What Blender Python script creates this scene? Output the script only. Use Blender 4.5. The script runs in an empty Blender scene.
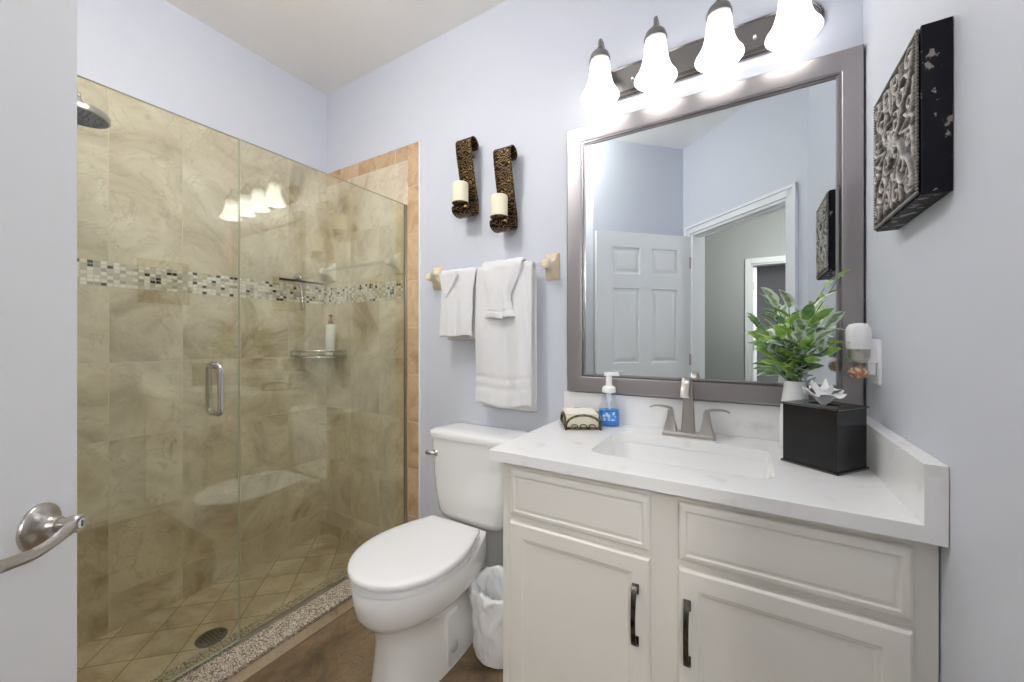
import bpy, bmesh, math, random
import numpy as np
from mathutils import Vector, Matrix, noise as mnoise

random.seed(7)
PI = math.pi
sc = bpy.context.scene
COL = sc.collection

# ------------------------------------------------------------------ camera, world, exposure
H = 1.179            # lens height
YAW = 0.5402
cam_d = bpy.data.cameras.new('camera')
cam_d.sensor_width = 36.0
cam_d.lens = 36.0 * 390.2 / 1024.0
cam_d.shift_y = -1.2 / 1024.0
cam_d.clip_start = 0.01
cam = bpy.data.objects.new('camera', cam_d)
COL.objects.link(cam)
cam.location = (0, 0, H)
cam.rotation_euler = (PI / 2, 0, YAW)
sc.camera = cam

w = bpy.data.worlds.new('world'); sc.world = w
w.use_nodes = True
w.node_tree.nodes['Background'].inputs[0].default_value = (0.8, 0.85, 1, 1)
w.node_tree.nodes['Background'].inputs[1].default_value = 0.0
sc.view_settings.view_transform = 'Standard'
sc.view_settings.look = 'None'
sc.view_settings.gamma = 1
sc.view_settings.use_curve_mapping = False
sc.view_settings.exposure = 1.32
cy = sc.cycles
cy.max_bounces = 14; cy.diffuse_bounces = 8; cy.glossy_bounces = 6
cy.transmission_bounces = 8; cy.transparent_max_bounces = 16
cy.sample_clamp_indirect = 6.0
cy.blur_glossy = 0.5
cy.use_denoising = True
cy.caustics_refractive = False
SHADE_EMIT = 1.45
HALL_FILL = 9.0
ROOM_FILL = 16.0
FLOOR_FILL = 27.0

# ------------------------------------------------------------------ helpers
def lin(r, g, b):
    f = lambda c: (c / 255 / 12.92) if c / 255 <= 0.04045 else ((c / 255 + 0.055) / 1.055) ** 2.4
    return (f(r), f(g), f(b), 1)

def mat(name, col, rough=0.5, metal=0.0, spec=0.5, bump=None, coat=0.0, emit=None, estr=0, subs=0, var=None, sheen=0):
    m = bpy.data.materials.new(name); m.use_nodes = True
    nt = m.node_tree; b = nt.nodes['Principled BSDF']
    b.inputs['Base Color'].default_value = col
    b.inputs['Roughness'].default_value = rough
    b.inputs['Metallic'].default_value = metal
    b.inputs['Specular IOR Level'].default_value = spec
    b.inputs['Coat Weight'].default_value = coat
    b.inputs['Coat Roughness'].default_value = 0.08
    b.inputs['Sheen Weight'].default_value = sheen
    if subs:
        b.inputs['Subsurface Weight'].default_value = subs
        b.inputs['Subsurface Radius'].default_value = (0.01, 0.01, 0.01)
    if emit:
        b.inputs['Emission Color'].default_value = emit
        b.inputs['Emission Strength'].default_value = estr
    tc = nt.nodes.new('ShaderNodeNewGeometry')
    if bump:
        sc_, st, dist = bump
        n = nt.nodes.new('ShaderNodeTexNoise'); n.inputs['Scale'].default_value = sc_
        n.inputs['Detail'].default_value = 4
        nt.links.new(tc.outputs['Position'], n.inputs['Vector'])
        bp = nt.nodes.new('ShaderNodeBump'); bp.inputs['Strength'].default_value = st
        bp.inputs['Distance'].default_value = dist
        nt.links.new(n.outputs['Fac'], bp.inputs['Height'])
        nt.links.new(bp.outputs['Normal'], b.inputs['Normal'])
    if var:
        sc_, c2, lo, hi = var
        n = nt.nodes.new('ShaderNodeTexNoise'); n.inputs['Scale'].default_value = sc_
        n.inputs['Detail'].default_value = 5
        nt.links.new(tc.outputs['Position'], n.inputs['Vector'])
        r = nt.nodes.new('ShaderNodeValToRGB')
        r.color_ramp.elements[0].position = lo; r.color_ramp.elements[0].color = col
        r.color_ramp.elements[1].position = hi; r.color_ramp.elements[1].color = c2
        nt.links.new(n.outputs['Fac'], r.inputs['Fac'])
        nt.links.new(r.outputs['Color'], b.inputs['Base Color'])
    return m

def mth(nt, op, a, b=None, c=None):
    n = nt.nodes.new('ShaderNodeMath'); n.operation = op
    for i, v in enumerate((a, b, c)):
        if v is None: continue
        if isinstance(v, (int, float)): n.inputs[i].default_value = v
        else: nt.links.new(v, n.inputs[i])
    return n.outputs[0]

def ramp(nt, fac, stops, interp='LINEAR'):
    r = nt.nodes.new('ShaderNodeValToRGB'); r.color_ramp.interpolation = interp
    e = r.color_ramp.elements
    while len(e) < len(stops): e.new(0.5)
    for k, (p, c) in enumerate(stops):
        e[k].position = p; e[k].color = c
    nt.links.new(fac, r.inputs['Fac'])
    return r.outputs['Color']

def mixc(nt, fac, a, b):
    n = nt.nodes.new('ShaderNodeMix'); n.data_type = 'RGBA'
    if isinstance(fac, (int, float)): n.inputs[0].default_value = fac
    else: nt.links.new(fac, n.inputs[0])
    for i, v in ((6, a), (7, b)):
        if isinstance(v, tuple): n.inputs[i].default_value = v
        else: nt.links.new(v, n.inputs[i])
    return n.outputs[2]

def tile_mat(name, ua, va, w_, h_, u0, v0, grout, stops, gcol, rough=0.25, scale=3.0, rot=0, mosaic=None, vary=0.25, gbump=0.4):
    """stone tiles on the world axes ua, va; rot turns the grid (floor)"""
    m = bpy.data.materials.new(name); m.use_nodes = True
    nt = m.node_tree; b = nt.nodes['Principled BSDF']; b.inputs['Roughness'].default_value = rough
    g = nt.nodes.new('ShaderNodeNewGeometry')
    s = nt.nodes.new('ShaderNodeSeparateXYZ')
    if rot:
        vr = nt.nodes.new('ShaderNodeVectorRotate'); vr.rotation_type = 'Z_AXIS'
        vr.inputs['Angle'].default_value = rot
        nt.links.new(g.outputs['Position'], vr.inputs['Vector'])
        nt.links.new(vr.outputs[0], s.inputs[0])
    else:
        nt.links.new(g.outputs['Position'], s.inputs[0])
    U = mth(nt, 'DIVIDE', mth(nt, 'SUBTRACT', s.outputs[ua], u0), w_)
    V = mth(nt, 'DIVIDE', mth(nt, 'SUBTRACT', s.outputs[va], v0), h_)
    fu = mth(nt, 'FRACT', U); fv = mth(nt, 'FRACT', V)
    du = mth(nt, 'MULTIPLY', mth(nt, 'MINIMUM', fu, mth(nt, 'SUBTRACT', 1.0, fu)), w_)
    dv = mth(nt, 'MULTIPLY', mth(nt, 'MINIMUM', fv, mth(nt, 'SUBTRACT', 1.0, fv)), h_)
    d = mth(nt, 'MINIMUM', du, dv)
    gm = mth(nt, 'LESS_THAN', d, grout / 2)
    cid = nt.nodes.new('ShaderNodeCombineXYZ')
    nt.links.new(mth(nt, 'FLOOR', U), cid.inputs[0]); nt.links.new(mth(nt, 'FLOOR', V), cid.inputs[1])
    wn = nt.nodes.new('ShaderNodeTexWhiteNoise'); wn.noise_dimensions = '3D'
    nt.links.new(cid.outputs[0], wn.inputs['Vector'])
    if mosaic:
        col = ramp(nt, wn.outputs['Value'], mosaic, 'CONSTANT')
    else:
        off = nt.nodes.new('ShaderNodeVectorMath'); off.operation = 'MULTIPLY_ADD'
        nt.links.new(wn.outputs['Color'], off.inputs[0]); off.inputs[1].default_value = (7, 7, 7)
        nt.links.new(g.outputs['Position'], off.inputs[2])
        n1 = nt.nodes.new('ShaderNodeTexNoise'); n1.inputs['Scale'].default_value = scale
        n1.inputs['Detail'].default_value = 8; n1.inputs['Roughness'].default_value = 0.6; n1.inputs['Distortion'].default_value = 1.2
        nt.links.new(off.outputs[0], n1.inputs['Vector'])
        col = ramp(nt, n1.outputs['Fac'], stops)
        n2 = nt.nodes.new('ShaderNodeTexNoise'); n2.inputs['Scale'].default_value = scale * 1.7
        n2.inputs['Detail'].default_value = 6; n2.inputs['Distortion'].default_value = 2.5
        nt.links.new(off.outputs[0], n2.inputs['Vector'])
        vein = mth(nt, 'ABSOLUTE', mth(nt, 'SUBTRACT', n2.outputs['Fac'], 0.5))
        vm = mth(nt, 'MULTIPLY', mth(nt, 'SUBTRACT', 1.0, mth(nt, 'MINIMUM', mth(nt, 'DIVIDE', vein, 0.02), 1.0)), 0.45)
        col = mixc(nt, vm, col, stops[0][1])
        hs = nt.nodes.new('ShaderNodeHueSaturation')
        nt.links.new(col, hs.inputs['Color'])
        nt.links.new(mth(nt, 'ADD', 1 - vary / 2, mth(nt, 'MULTIPLY', wn.outputs['Value'], vary)), hs.inputs['Value'])
        col = hs.outputs[0]
    col = mixc(nt, gm, col, gcol)
    nt.links.new(col, b.inputs['Base Color'])
    bp = nt.nodes.new('ShaderNodeBump'); bp.inputs['Strength'].default_value = gbump; bp.inputs['Distance'].default_value = 0.001
    nt.links.new(mth(nt, 'SUBTRACT', 1.0, gm), bp.inputs['Height'])
    nt.links.new(bp.outputs[0], b.inputs['Normal'])
    return m

def glass_mat(name, tint, ior=1.5, rough=0.0):
    """thin clear glass: real Fresnel reflection over a tinted see-through layer"""
    m = bpy.data.materials.new(name); m.use_nodes = True
    nt = m.node_tree; nt.nodes.remove(nt.nodes['Principled BSDF'])
    out = nt.nodes['Material Output']
    g = nt.nodes.new('ShaderNodeNewGeometry')
    i_ = mth(nt, 'ADD', mth(nt, 'MULTIPLY', g.outputs['Backfacing'], 1 / ior - ior), ior)
    fr = nt.nodes.new('ShaderNodeFresnel'); nt.links.new(i_, fr.inputs['IOR'])
    t = nt.nodes.new('ShaderNodeBsdfTransparent'); t.inputs[0].default_value = tint
    gl = nt.nodes.new('ShaderNodeBsdfGlossy'); gl.inputs['Roughness'].default_value = rough
    gl.inputs[0].default_value = (0.95, 1, 0.95, 1)
    mx = nt.nodes.new('ShaderNodeMixShader')
    nt.links.new(fr.outputs[0], mx.inputs[0]); nt.links.new(t.outputs[0], mx.inputs[1]); nt.links.new(gl.outputs[0], mx.inputs[2])
    nt.links.new(mx.outputs[0], out.inputs['Surface'])
    return m

def tag(o, label=None, cat=None, group=None, kind=None):
    if label: o['label'] = label
    if cat: o['category'] = cat
    if group: o['group'] = group
    if kind: o['kind'] = kind
    return o

def empty(name, loc=(0, 0, 0), rz=0):
    o = bpy.data.objects.new(name, None); COL.objects.link(o)
    o.location = loc; o.rotation_euler = (0, 0, rz); o.empty_display_size = 0.05
    return o

def obj(name, bm, m, parent=None, smooth=None, bevel=None, subsurf=0, loc=None, rot=None, solid=None):
    bmesh.ops.recalc_face_normals(bm, faces=bm.faces[:])
    me = bpy.data.meshes.new(name); bm.to_mesh(me); bm.free()
    o = bpy.data.objects.new(name, me); COL.objects.link(o)
    for mm in (m if isinstance(m, (list, tuple)) else [m]): me.materials.append(mm)
    if smooth:
        for p in me.polygons: p.use_smooth = True
        if smooth is not True: me.set_sharp_from_angle(angle=math.radians(smooth))
    if solid:
        s = o.modifiers.new('solid', 'SOLIDIFY'); s.thickness = solid; s.offset = 0
    if bevel:
        b = o.modifiers.new('bevel', 'BEVEL'); b.width = bevel; b.segments = 3; b.limit_method = 'ANGLE'
        b.angle_limit = math.radians(40); b.harden_normals = False
        for p in me.polygons: p.use_smooth = True
        me.set_sharp_from_angle(angle=math.radians(35))
        wn = o.modifiers.new('wn', 'WEIGHTED_NORMAL'); wn.keep_sharp = False
    if subsurf:
        s = o.modifiers.new('sub', 'SUBSURF'); s.levels = subsurf; s.render_levels = subsurf
    if loc: o.location = loc
    if rot: o.rotation_euler = rot
    if parent: o.parent = parent
    return o

def box(bm, lo, hi, M=None, mi=0):
    vs = [bm.verts.new((x, y, z)) for x in (lo[0], hi[0]) for y in (lo[1], hi[1]) for z in (lo[2], hi[2])]
    if M:
        for v in vs: v.co = M @ v.co
    for f in ((0, 1, 3, 2), (4, 6, 7, 5), (0, 4, 5, 1), (2, 3, 7, 6), (0, 2, 6, 4), (1, 5, 7, 3)):
        fc = bm.faces.new([vs[i] for i in f]); fc.material_index = mi
    return vs

def nbox(lo, hi, M=None):
    bm = bmesh.new(); box(bm, lo, hi, M); return bm

def prism(bm, poly, z0, z1, M=None):
    a = [bm.verts.new((p[0], p[1], z0)) for p in poly]; b = [bm.verts.new((p[0], p[1], z1)) for p in poly]
    if M:
        for v in a + b: v.co = M @ v.co
    n = len(poly)
    bm.faces.new(a[::-1]); bm.faces.new(b)
    for i in range(n): bm.faces.new((a[i], a[(i + 1) % n], b[(i + 1) % n], b[i]))
    return bm

def loft(bm, rings, cap0=True, cap1=True, closed=True, mi=0):
    R = [[bm.verts.new(p) for p in r] for r in rings]
    n = len(R[0])
    for a, b in zip(R[:-1], R[1:]):
        for i in range(n if closed else n - 1):
            f = bm.faces.new((a[i], a[(i + 1) % n], b[(i + 1) % n], b[i])); f.material_index = mi
    if cap0: bm.faces.new(R[0][::-1])
    if cap1: bm.faces.new(R[-1])
    return R

def lathe(bm, prof, c=(0, 0, 0), n=32, cap0=False, cap1=False, M=None):
    rings = []
    for r, z in prof:
        ring = [Vector((r * math.cos(2 * PI * i / n), r * math.sin(2 * PI * i / n), z)) for i in range(n)]
        if M: ring = [M @ p for p in ring]
        rings.append([p + Vector(c) for p in ring])
    return loft(bm, rings, cap0, cap1)

def tube(bm, pts, r, n=12, caps=True, closed=False, flat=None, up=None):
    """round (or flattened) tube along pts; r number or list"""
    pts = [Vector(p) for p in pts]; N = len(pts)
    rs = r if isinstance(r, (list, tuple)) else [r] * N
    rings = []; prev = None
    for i, p in enumerate(pts):
        if closed: t = (pts[(i + 1) % N] - pts[i - 1])
        else: t = (pts[min(i + 1, N - 1)] - pts[max(i - 1, 0)])
        t.normalize()
        if prev is None:
            u = Vector(up) if up else (Vector((0, 0, 1)) if abs(t.z) < 0.9 else Vector((1, 0, 0)))
        else: u = prev
        u = (u - t * u.dot(t)).normalized(); prev = u
        v = t.cross(u)
        k = flat if flat else 1.0
        rings.append([p + (u * math.cos(2 * PI * j / n) + v * math.sin(2 * PI * j / n) * k) * rs[i] for j in range(n)])
    if closed:
        rings.append(rings[0]); R = [[bm.verts.new(q) for q in rr] for rr in rings[:-1]]
        for a in range(N):
            A, B_ = R[a], R[(a + 1) % N]
            for j in range(n): bm.faces.new((A[j], A[(j + 1) % n], B_[(j + 1) % n], B_[j]))
    else: loft(bm, rings, caps, caps)

def spline(pts, k=8):
    """Catmull-Rom through pts"""
    P = [Vector(p) for p in pts]; P = [P[0] * 2 - P[1]] + P + [P[-1] * 2 - P[-2]]
    out = []
    for i in range(1, len(P) - 2):
        for j in range(k):
            t = j / k
            out.append(0.5 * ((2 * P[i]) + (-P[i - 1] + P[i + 1]) * t + (2 * P[i - 1] - 5 * P[i] + 4 * P[i + 1] - P[i + 2]) * t * t
                              + (-P[i - 1] + 3 * P[i] - 3 * P[i + 1] + P[i + 2]) * t ** 3))
    out.append(P[-2]); return out

def rrect(cx, cy_, hx, hy, r, z, n=6):
    pts = []
    for (sx, sy, a0) in ((1, 1, 0), (-1, 1, 90), (-1, -1, 180), (1, -1, 270)):
        for k in range(n + 1):
            a = math.radians(a0 + 90 * k / n)
            pts.append((cx + sx * (hx - r) + r * math.cos(a), cy_ + sy * (hy - r) + r * math.sin(a), z))
    return pts

def struct(name, bm, m, parent=None, **k):
    o = obj(name, bm, m, parent, **k)
    if parent is None: o['kind'] = 'structure'
    return o

# ------------------------------------------------------------------ materials
M_paint = mat('wall_paint', lin(213, 217, 227), 0.55, bump=(260, 0.08, 0.001))
M_ceil = mat('ceiling_paint', lin(248, 246, 244), 0.7, bump=(180, 0.15, 0.002))
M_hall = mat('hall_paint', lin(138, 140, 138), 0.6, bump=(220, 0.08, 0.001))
M_trim = mat('trim_white', lin(240, 242, 246), 0.3, spec=0.4)
M_door = mat('door_white', lin(248, 249, 252), 0.35, spec=0.4, bump=(30, 0.03, 0.002))
M_cab = mat('cabinet_white', lin(238, 235, 228), 0.33, spec=0.4, bump=(60, 0.04, 0.001))
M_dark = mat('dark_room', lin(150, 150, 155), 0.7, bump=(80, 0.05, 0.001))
M_quartz = mat('white_quartz', lin(246, 246, 246), 0.18, spec=0.5, var=(16, lin(228, 226, 224), 0.60, 0.80))
M_ceram = mat('white_ceramic', lin(246, 246, 246), 0.08, spec=0.6, coat=0.3, bump=(3, 0.02, 0.002))
M_seat = mat('seat_plastic', lin(248, 248, 250), 0.18, spec=0.5, bump=(3, 0.02, 0.002))
M_nickel = mat('brushed_nickel', lin(190, 184, 178), 0.28, metal=1, bump=(400, 0.05, 0.0005))
M_chrome = mat('chrome', lin(215, 215, 215), 0.08, metal=1, bump=(50, 0.01, 0.0005))
M_pewter = mat('pewter_frame', lin(172, 166, 166), 0.34, metal=0.95, spec=0.4, bump=(350, 0.06, 0.0005))
M_black = mat('black_lip', lin(28, 27, 28), 0.3, bump=(100, 0.03, 0.0005))
M_pull = mat('dark_pull', lin(105, 100, 95), 0.3, metal=1, var=(40, lin(50, 47, 45), 0.4, 0.65))
M_towel = mat('towel_cotton', lin(246, 246, 248), 0.95, spec=0.1, bump=(420, 0.9, 0.004), sheen=0.3)
M_beige = mat('beige_ceramic', lin(232, 214, 184), 0.15, spec=0.5, coat=0.3, bump=(4, 0.02, 0.002))
M_candle = mat('ivory_wax', lin(240, 232, 205), 0.45, subs=0.3, bump=(30, 0.05, 0.002))
M_bag = mat('white_plastic_bag', lin(244, 245, 247), 0.25, spec=0.5, bump=(14, 0.5, 0.01))
M_bin = mat('grey_bin_plastic', lin(190, 190, 190), 0.4, bump=(20, 0.05, 0.002))
M_tissue = mat('tissue_paper', lin(248, 249, 252), 0.9, spec=0.1, bump=(60, 0.2, 0.003))
M_napkin = mat('napkin_paper', lin(246, 242, 228), 0.9, spec=0.1, bump=(150, 0.15, 0.001))
M_brass = mat('antique_brass', lin(140, 135, 95), 0.35, metal=1, var=(60, lin(60, 55, 35), 0.4, 0.65))
M_bronze = mat('pump_bronze', lin(160, 115, 60), 0.3, metal=1, bump=(60, 0.05, 0.001))
M_bottle = mat('white_bottle', lin(240, 242, 240), 0.25, bump=(5, 0.02, 0.001))
M_pump = mat('white_pump_plastic', lin(250, 250, 252), 0.3, bump=(9, 0.02, 0.001))
M_vase = mat('white_vase', lin(236, 237, 238), 0.35, bump=(12, 0.03, 0.001))
M_rubber = mat('black_rubber', lin(25, 25, 27), 0.4, bump=(60, 0.05, 0.001))
M_stem = mat('plant_stem', lin(110, 140, 105), 0.6, bump=(90, 0.1, 0.001))
M_bluegel = mat('blue_soap', lin(40, 140, 225), 0.1, spec=0.5, bump=(5, 0.02, 0.001))
M_label = mat('printed_label', lin(70, 150, 230), 0.3, var=(90, lin(210, 225, 245), 0.50, 0.56))
M_darkmetal = mat('drain_metal', lin(120, 120, 112), 0.3, metal=1, bump=(60, 0.05, 0.001))

stone = [(0.30, lin(172, 154, 128)), (0.44, lin(208, 195, 170)), (0.58, lin(226, 216, 194)), (0.72, lin(242, 234, 216))]
groutc = lin(222, 208, 184)
M_tileL = tile_mat('shower_tile_left', 1, 2, 0.2525, 0.33, 0.54, 0.09, 0.003, stone, groutc, scale=3.2, vary=0.14)
M_tileLu = tile_mat('shower_tile_left_upper', 1, 2, 0.2525, 0.80, 0.54, 1.835, 0.003, stone, groutc, scale=3.2, vary=0.14)
M_tileB = tile_mat('shower_tile_back', 0, 2, 0.2525, 0.33, -2.327, 0.09, 0.003, stone, groutc, scale=3.2, vary=0.14)
stoneS = [(0.30, lin(170, 136, 102)), (0.5, lin(205, 174, 136)), (0.72, lin(222, 196, 160))]
M_strip = tile_mat('tile_border_side', 0, 2, 0.30, 0.256, -1.70, 0.22, 0.003, stoneS, groutc, scale=5, vary=0.16)
M_stript = tile_mat('tile_border_top', 0, 2, 0.16, 0.30, -2.327, 2.165, 0.003, stoneS, groutc, scale=5, vary=0.2)
mos = [(0.0, lin(232, 228, 216)), (0.25, lin(205, 200, 186)), (0.47, lin(168, 165, 155)), (0.60, lin(240, 238, 230)),
       (0.78, lin(196, 186, 166)), (0.89, lin(42, 38, 36))]
M_mosL = tile_mat('mosaic_left', 1, 2, 0.0198, 0.0150, 0.0, 1.405, 0.0025, None, lin(205, 198, 180), rough=0.12, mosaic=mos)
M_mosB = tile_mat('mosaic_back', 0, 2, 0.0175, 0.0150, -2.327, 1.405, 0.0025, None, lin(205, 198, 180), rough=0.12, mosaic=mos)
stoneF = [(0.30, lin(178, 160, 134)), (0.5, lin(208, 194, 170)), (0.72, lin(226, 214, 192))]
M_pan = tile_mat('shower_floor_tile', 0, 1, 0.155, 0.155, 0.03, 0.02, 0.004, stoneF, lin(150, 132, 104), scale=4, rot=PI / 4, vary=0.18)
stoneR = [(0.30, lin(82, 66, 48)), (0.5, lin(124, 104, 80)), (0.72, lin(154, 134, 108))]
M_floor = tile_mat('brown_floor_tile', 0, 1, 0.45, 0.45, -1.48, 0.31, 0.004, stoneR, lin(120, 98, 78), rough=0.35, scale=4, vary=0.12)
M_curbt = tile_mat('curb_tile', 1, 2, 0.255, 0.30, 0.28, -0.1, 0.003, [(0.30, lin(205, 180, 148)), (0.5, lin(232, 212, 182)), (0.72, lin(242, 226, 200))], groutc, scale=5, vary=0.12)

def granite():
    m = bpy.data.materials.new('speckled_granite'); m.use_nodes = True
    nt = m.node_tree; b = nt.nodes['Principled BSDF']; b.inputs['Roughness'].default_value = 0.25
    g = nt.nodes.new('ShaderNodeNewGeometry')
    v = nt.nodes.new('ShaderNodeTexVoronoi'); v.inputs['Scale'].default_value = 330
    nt.links.new(g.outputs['Position'], v.inputs['Vector'])
    s = nt.nodes.new('ShaderNodeSeparateColor'); nt.links.new(v.outputs['Color'], s.inputs[0])
    c = ramp(nt, s.outputs[0], [(0, lin(92, 80, 68)), (0.2, lin(150, 134, 116)), (0.5, lin(196, 182, 164)), (0.8, lin(225, 216, 202))], 'CONSTANT')
    nt.links.new(c, b.inputs['Base Color']); return m
M_granite = granite()
M_glass = glass_mat('greenish_shower_glass', (0.945, 0.952, 0.90, 1), ior=1.85)
M_gedge = mat('glass_edge', lin(205, 210, 190), 0.1, spec=0.6, bump=(30, 0.02, 0.001))
M_clear = glass_mat('clear_plastic', (0.93, 0.95, 0.97, 1), ior=1.4)
M_amber = glass_mat('amber_oil_glass', (0.95, 0.62, 0.38, 1), ior=1.5, rough=0.05)
M_shelfglass = glass_mat('shelf_glass', (0.50, 0.55, 0.50, 1))

def mirror_mat():
    m = bpy.data.materials.new('mirror_silver'); m.use_nodes = True
    b = m.node_tree.nodes['Principled BSDF']
    b.inputs['Metallic'].default_value = 1; b.inputs['Roughness'].default_value = 0.0
    b.inputs['Base Color'].default_value = (0.80, 0.85, 0.86, 1)
    return m
M_mirror = mirror_mat()

def shade_mat():
    m = bpy.data.materials.new('lit_frosted_glass'); m.use_nodes = True
    nt = m.node_tree; b = nt.nodes['Principled BSDF']
    b.inputs['Base Color'].default_value = (0.85, 0.85, 0.85, 1); b.inputs['Roughness'].default_value = 0.3
    b.inputs['Emission Color'].default_value = (1, 0.975, 0.94, 1)
    tc = nt.nodes.new('ShaderNodeTexCoord'); s = nt.nodes.new('ShaderNodeSeparateXYZ')
    nt.links.new(tc.outputs['Generated'], s.inputs[0])
    r = nt.nodes.new('ShaderNodeMapRange')
    r.inputs['From Min'].default_value = 0.95; r.inputs['From Max'].default_value = 0.55
    r.inputs['To Min'].default_value = 0.10 * SHADE_EMIT; r.inputs['To Max'].default_value = SHADE_EMIT
    nt.links.new(s.outputs[2], r.inputs['Value'])
    nt.links.new(r.outputs[0], b.inputs['Emission Strength'])
    return m
M_shade = shade_mat()

def filigree():
    m = bpy.data.materials.new('bronze_filigree'); m.use_nodes = True
    nt = m.node_tree; b = nt.nodes['Principled BSDF']
    b.inputs['Roughness'].default_value = 0.4; b.inputs['Metallic'].default_value = 0.7
    tc = nt.nodes.new('ShaderNodeTexCoord')
    wv = nt.nodes.new('ShaderNodeTexWave'); wv.wave_type = 'RINGS'; wv.inputs['Scale'].default_value = 26
    wv.inputs['Distortion'].default_value = 14; wv.inputs['Detail'].default_value = 1.2; wv.inputs['Detail Scale'].default_value = 1.6
    nt.links.new(tc.outputs['Object'], wv.inputs['Vector'])
    c = ramp(nt, wv.outputs['Fac'], [(0.0, lin(34, 23, 18)), (0.66, lin(44, 30, 22)), (0.86, lin(120, 94, 56)), (1, lin(150, 124, 80))])
    nt.links.new(c, b.inputs['Base Color'])
    bp = nt.nodes.new('ShaderNodeBump'); bp.inputs['Strength'].default_value = 0.5; bp.inputs['Distance'].default_value = 0.002
    nt.links.new(wv.outputs['Fac'], bp.inputs['Height']); nt.links.new(bp.outputs[0], b.inputs['Normal'])
    return m
M_fili = filigree()
M_goldin = mat('gold_inside', lin(170, 135, 50), 0.35, metal=0.9, bump=(100, 0.1, 0.001))

def leaf_mat(name, mid, mid2, edge, th):
    m = bpy.data.materials.new(name); m.use_nodes = True
    nt = m.node_tree; b = nt.nodes['Principled BSDF']; b.inputs['Roughness'].default_value = 0.5
    at = nt.nodes.new('ShaderNodeAttribute'); at.attribute_name = 'rim'
    tc = nt.nodes.new('ShaderNodeTexCoord')
    n = nt.nodes.new('ShaderNodeTexNoise'); n.inputs['Scale'].default_value = 70
    nt.links.new(tc.outputs['Object'], n.inputs['Vector'])
    e = mth(nt, 'ADD', at.outputs['Fac'], mth(nt, 'MULTIPLY', mth(nt, 'SUBTRACT', n.outputs['Fac'], 0.5), 0.9))
    base = ramp(nt, n.outputs['Fac'], [(0.35, mid), (0.65, mid2)])
    k = nt.nodes.new('ShaderNodeMapRange'); k.inputs['From Min'].default_value = th; k.inputs['From Max'].default_value = th + 0.2
    nt.links.new(e, k.inputs['Value'])
    nt.links.new(mixc(nt, k.outputs[0], base, edge), b.inputs['Base Color'])
    return m
M_leafA = leaf_mat('green_leaf', lin(92, 140, 74), lin(140, 182, 104), lin(205, 222, 182), 0.72)
M_leafB = leaf_mat('pale_leaf', lin(126, 156, 118), lin(172, 194, 162), lin(232, 238, 228), 0.38)
M_leafC = leaf_mat('bright_leaf', lin(148, 194, 80), lin(182, 216, 112), lin(222, 236, 182), 0.80)

# ------------------------------------------------------------------ room
XR, XL, D, ZC = 0.302, -2.327, 1.55, 2.763
C2 = Vector((XR, 0.282)); C1 = Vector((-0.449, -0.469)); C3 = Vector((-1.025, 0.107))
dg = Vector((-0.70711, -0.70711)); nb = Vector((0.70711, -0.70711))   # along the doorway wall; out of the room
HY = -2.12

struct('floor', nbox((-1.50, -2.3, -0.05), (1.15, D + 0.1, 0.0)), M_floor)
struct('ceiling', nbox((XL - 0.1, -3.4, ZC), (1.15, D + 0.1, ZC + 0.08)), M_ceil)
wb = struct('wall_back', nbox((XL - 0.1, D, -0.1), (XR + 0.1, D + 0.1, ZC)), M_paint)
wl = struct('wall_left', nbox((XL - 0.1, 0.0, -0.1), (XL, D, ZC)), M_paint)
struct('wall_right', nbox((XR, 0.283, 0), (XR + 0.1, D, ZC)), M_paint)
bm = bmesh.new(); prism(bm, [(XL, C3.y), (C3.x, C3.y), (C3.x - 0.05, C3.y - 0.12), (XL, C3.y - 0.12)], -0.1, ZC)
we = struct('wall_front', bm, M_paint)
bm = bmesh.new(); prism(bm, [C1, C3, C3 + Vector((-0.085, -0.085)), C1 + Vector((-0.085, -0.085))], 0, ZC)
struct('wall_behind_door', bm, M_paint)
# doorway wall: two piers and a header, opening s in [S0, S1]
S0, S1, TH, ZD = 0.12, 0.965, 0.115, 2.035
def P(s, o=0.0): return C2 + dg * s + nb * o
bm = bmesh.new()
prism(bm, [P(0), P(S0), P(S0, TH), P(-0.12, TH)], 0, ZC)
prism(bm, [P(S1), P(1.062), P(1.062, TH), P(S1, TH)], 0, ZC)
prism(bm, [P(S0), P(S1), P(S1, TH), P(S0, TH)], ZD, ZC)
struct('wall_entry', bm, M_paint)
# casing with a stepped profile, both faces, and the jamb lining
bm = bmesh.new()
for (o0, o1, o2) in ((0.0, -0.012, -0.02), (TH, TH + 0.012, TH + 0.02)):
    for (a, b) in ((S0, S0 - 0.06), (S1, S1 + 0.06)):
        prism(bm, [P(a, o0), P(b, o0), P(b, o2), P(b + (a - b) * 0.3, o2), P(b + (a - b) * 0.4, o1), P(a, o1)], 0, ZD + 0.06)
    prism(bm, [P(S0 - 0.06, o0), P(S1 + 0.06, o0), P(S1 + 0.06, o1), P(S0 - 0.06, o1)], ZD, ZD + 0.042)
    prism(bm, [P(S0 - 0.06, o0), P(S1 + 0.06, o0), P(S1 + 0.06, o2), P(S0 - 0.06, o2)], ZD + 0.042, ZD + 0.06)
struct('trim_1', bm, M_trim)
bm = bmesh.new()
prism(bm, [P(S0), P(S0 + 0.018), P(S0 + 0.018, TH), P(S0, TH)], 0, ZD)
prism(bm, [P(S1), P(S1 - 0.018), P(S1 - 0.018, TH), P(S1, TH)], 0, ZD)
prism(bm, [P(S0), P(S1), P(S1, TH), P(S0, TH)], ZD - 0.018, ZD)
prism(bm, [P(S0, 0.04), P(S0 + 0.03, 0.04), P(S0 + 0.03, 0.075), P(S0, 0.075)], 0, ZD)
prism(bm, [P(S0, 0.04), P(S1, 0.04), P(S1, 0.075), P(S0, 0.075)], ZD - 0.03, ZD)
struct('trim_2', bm, M_trim)
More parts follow.
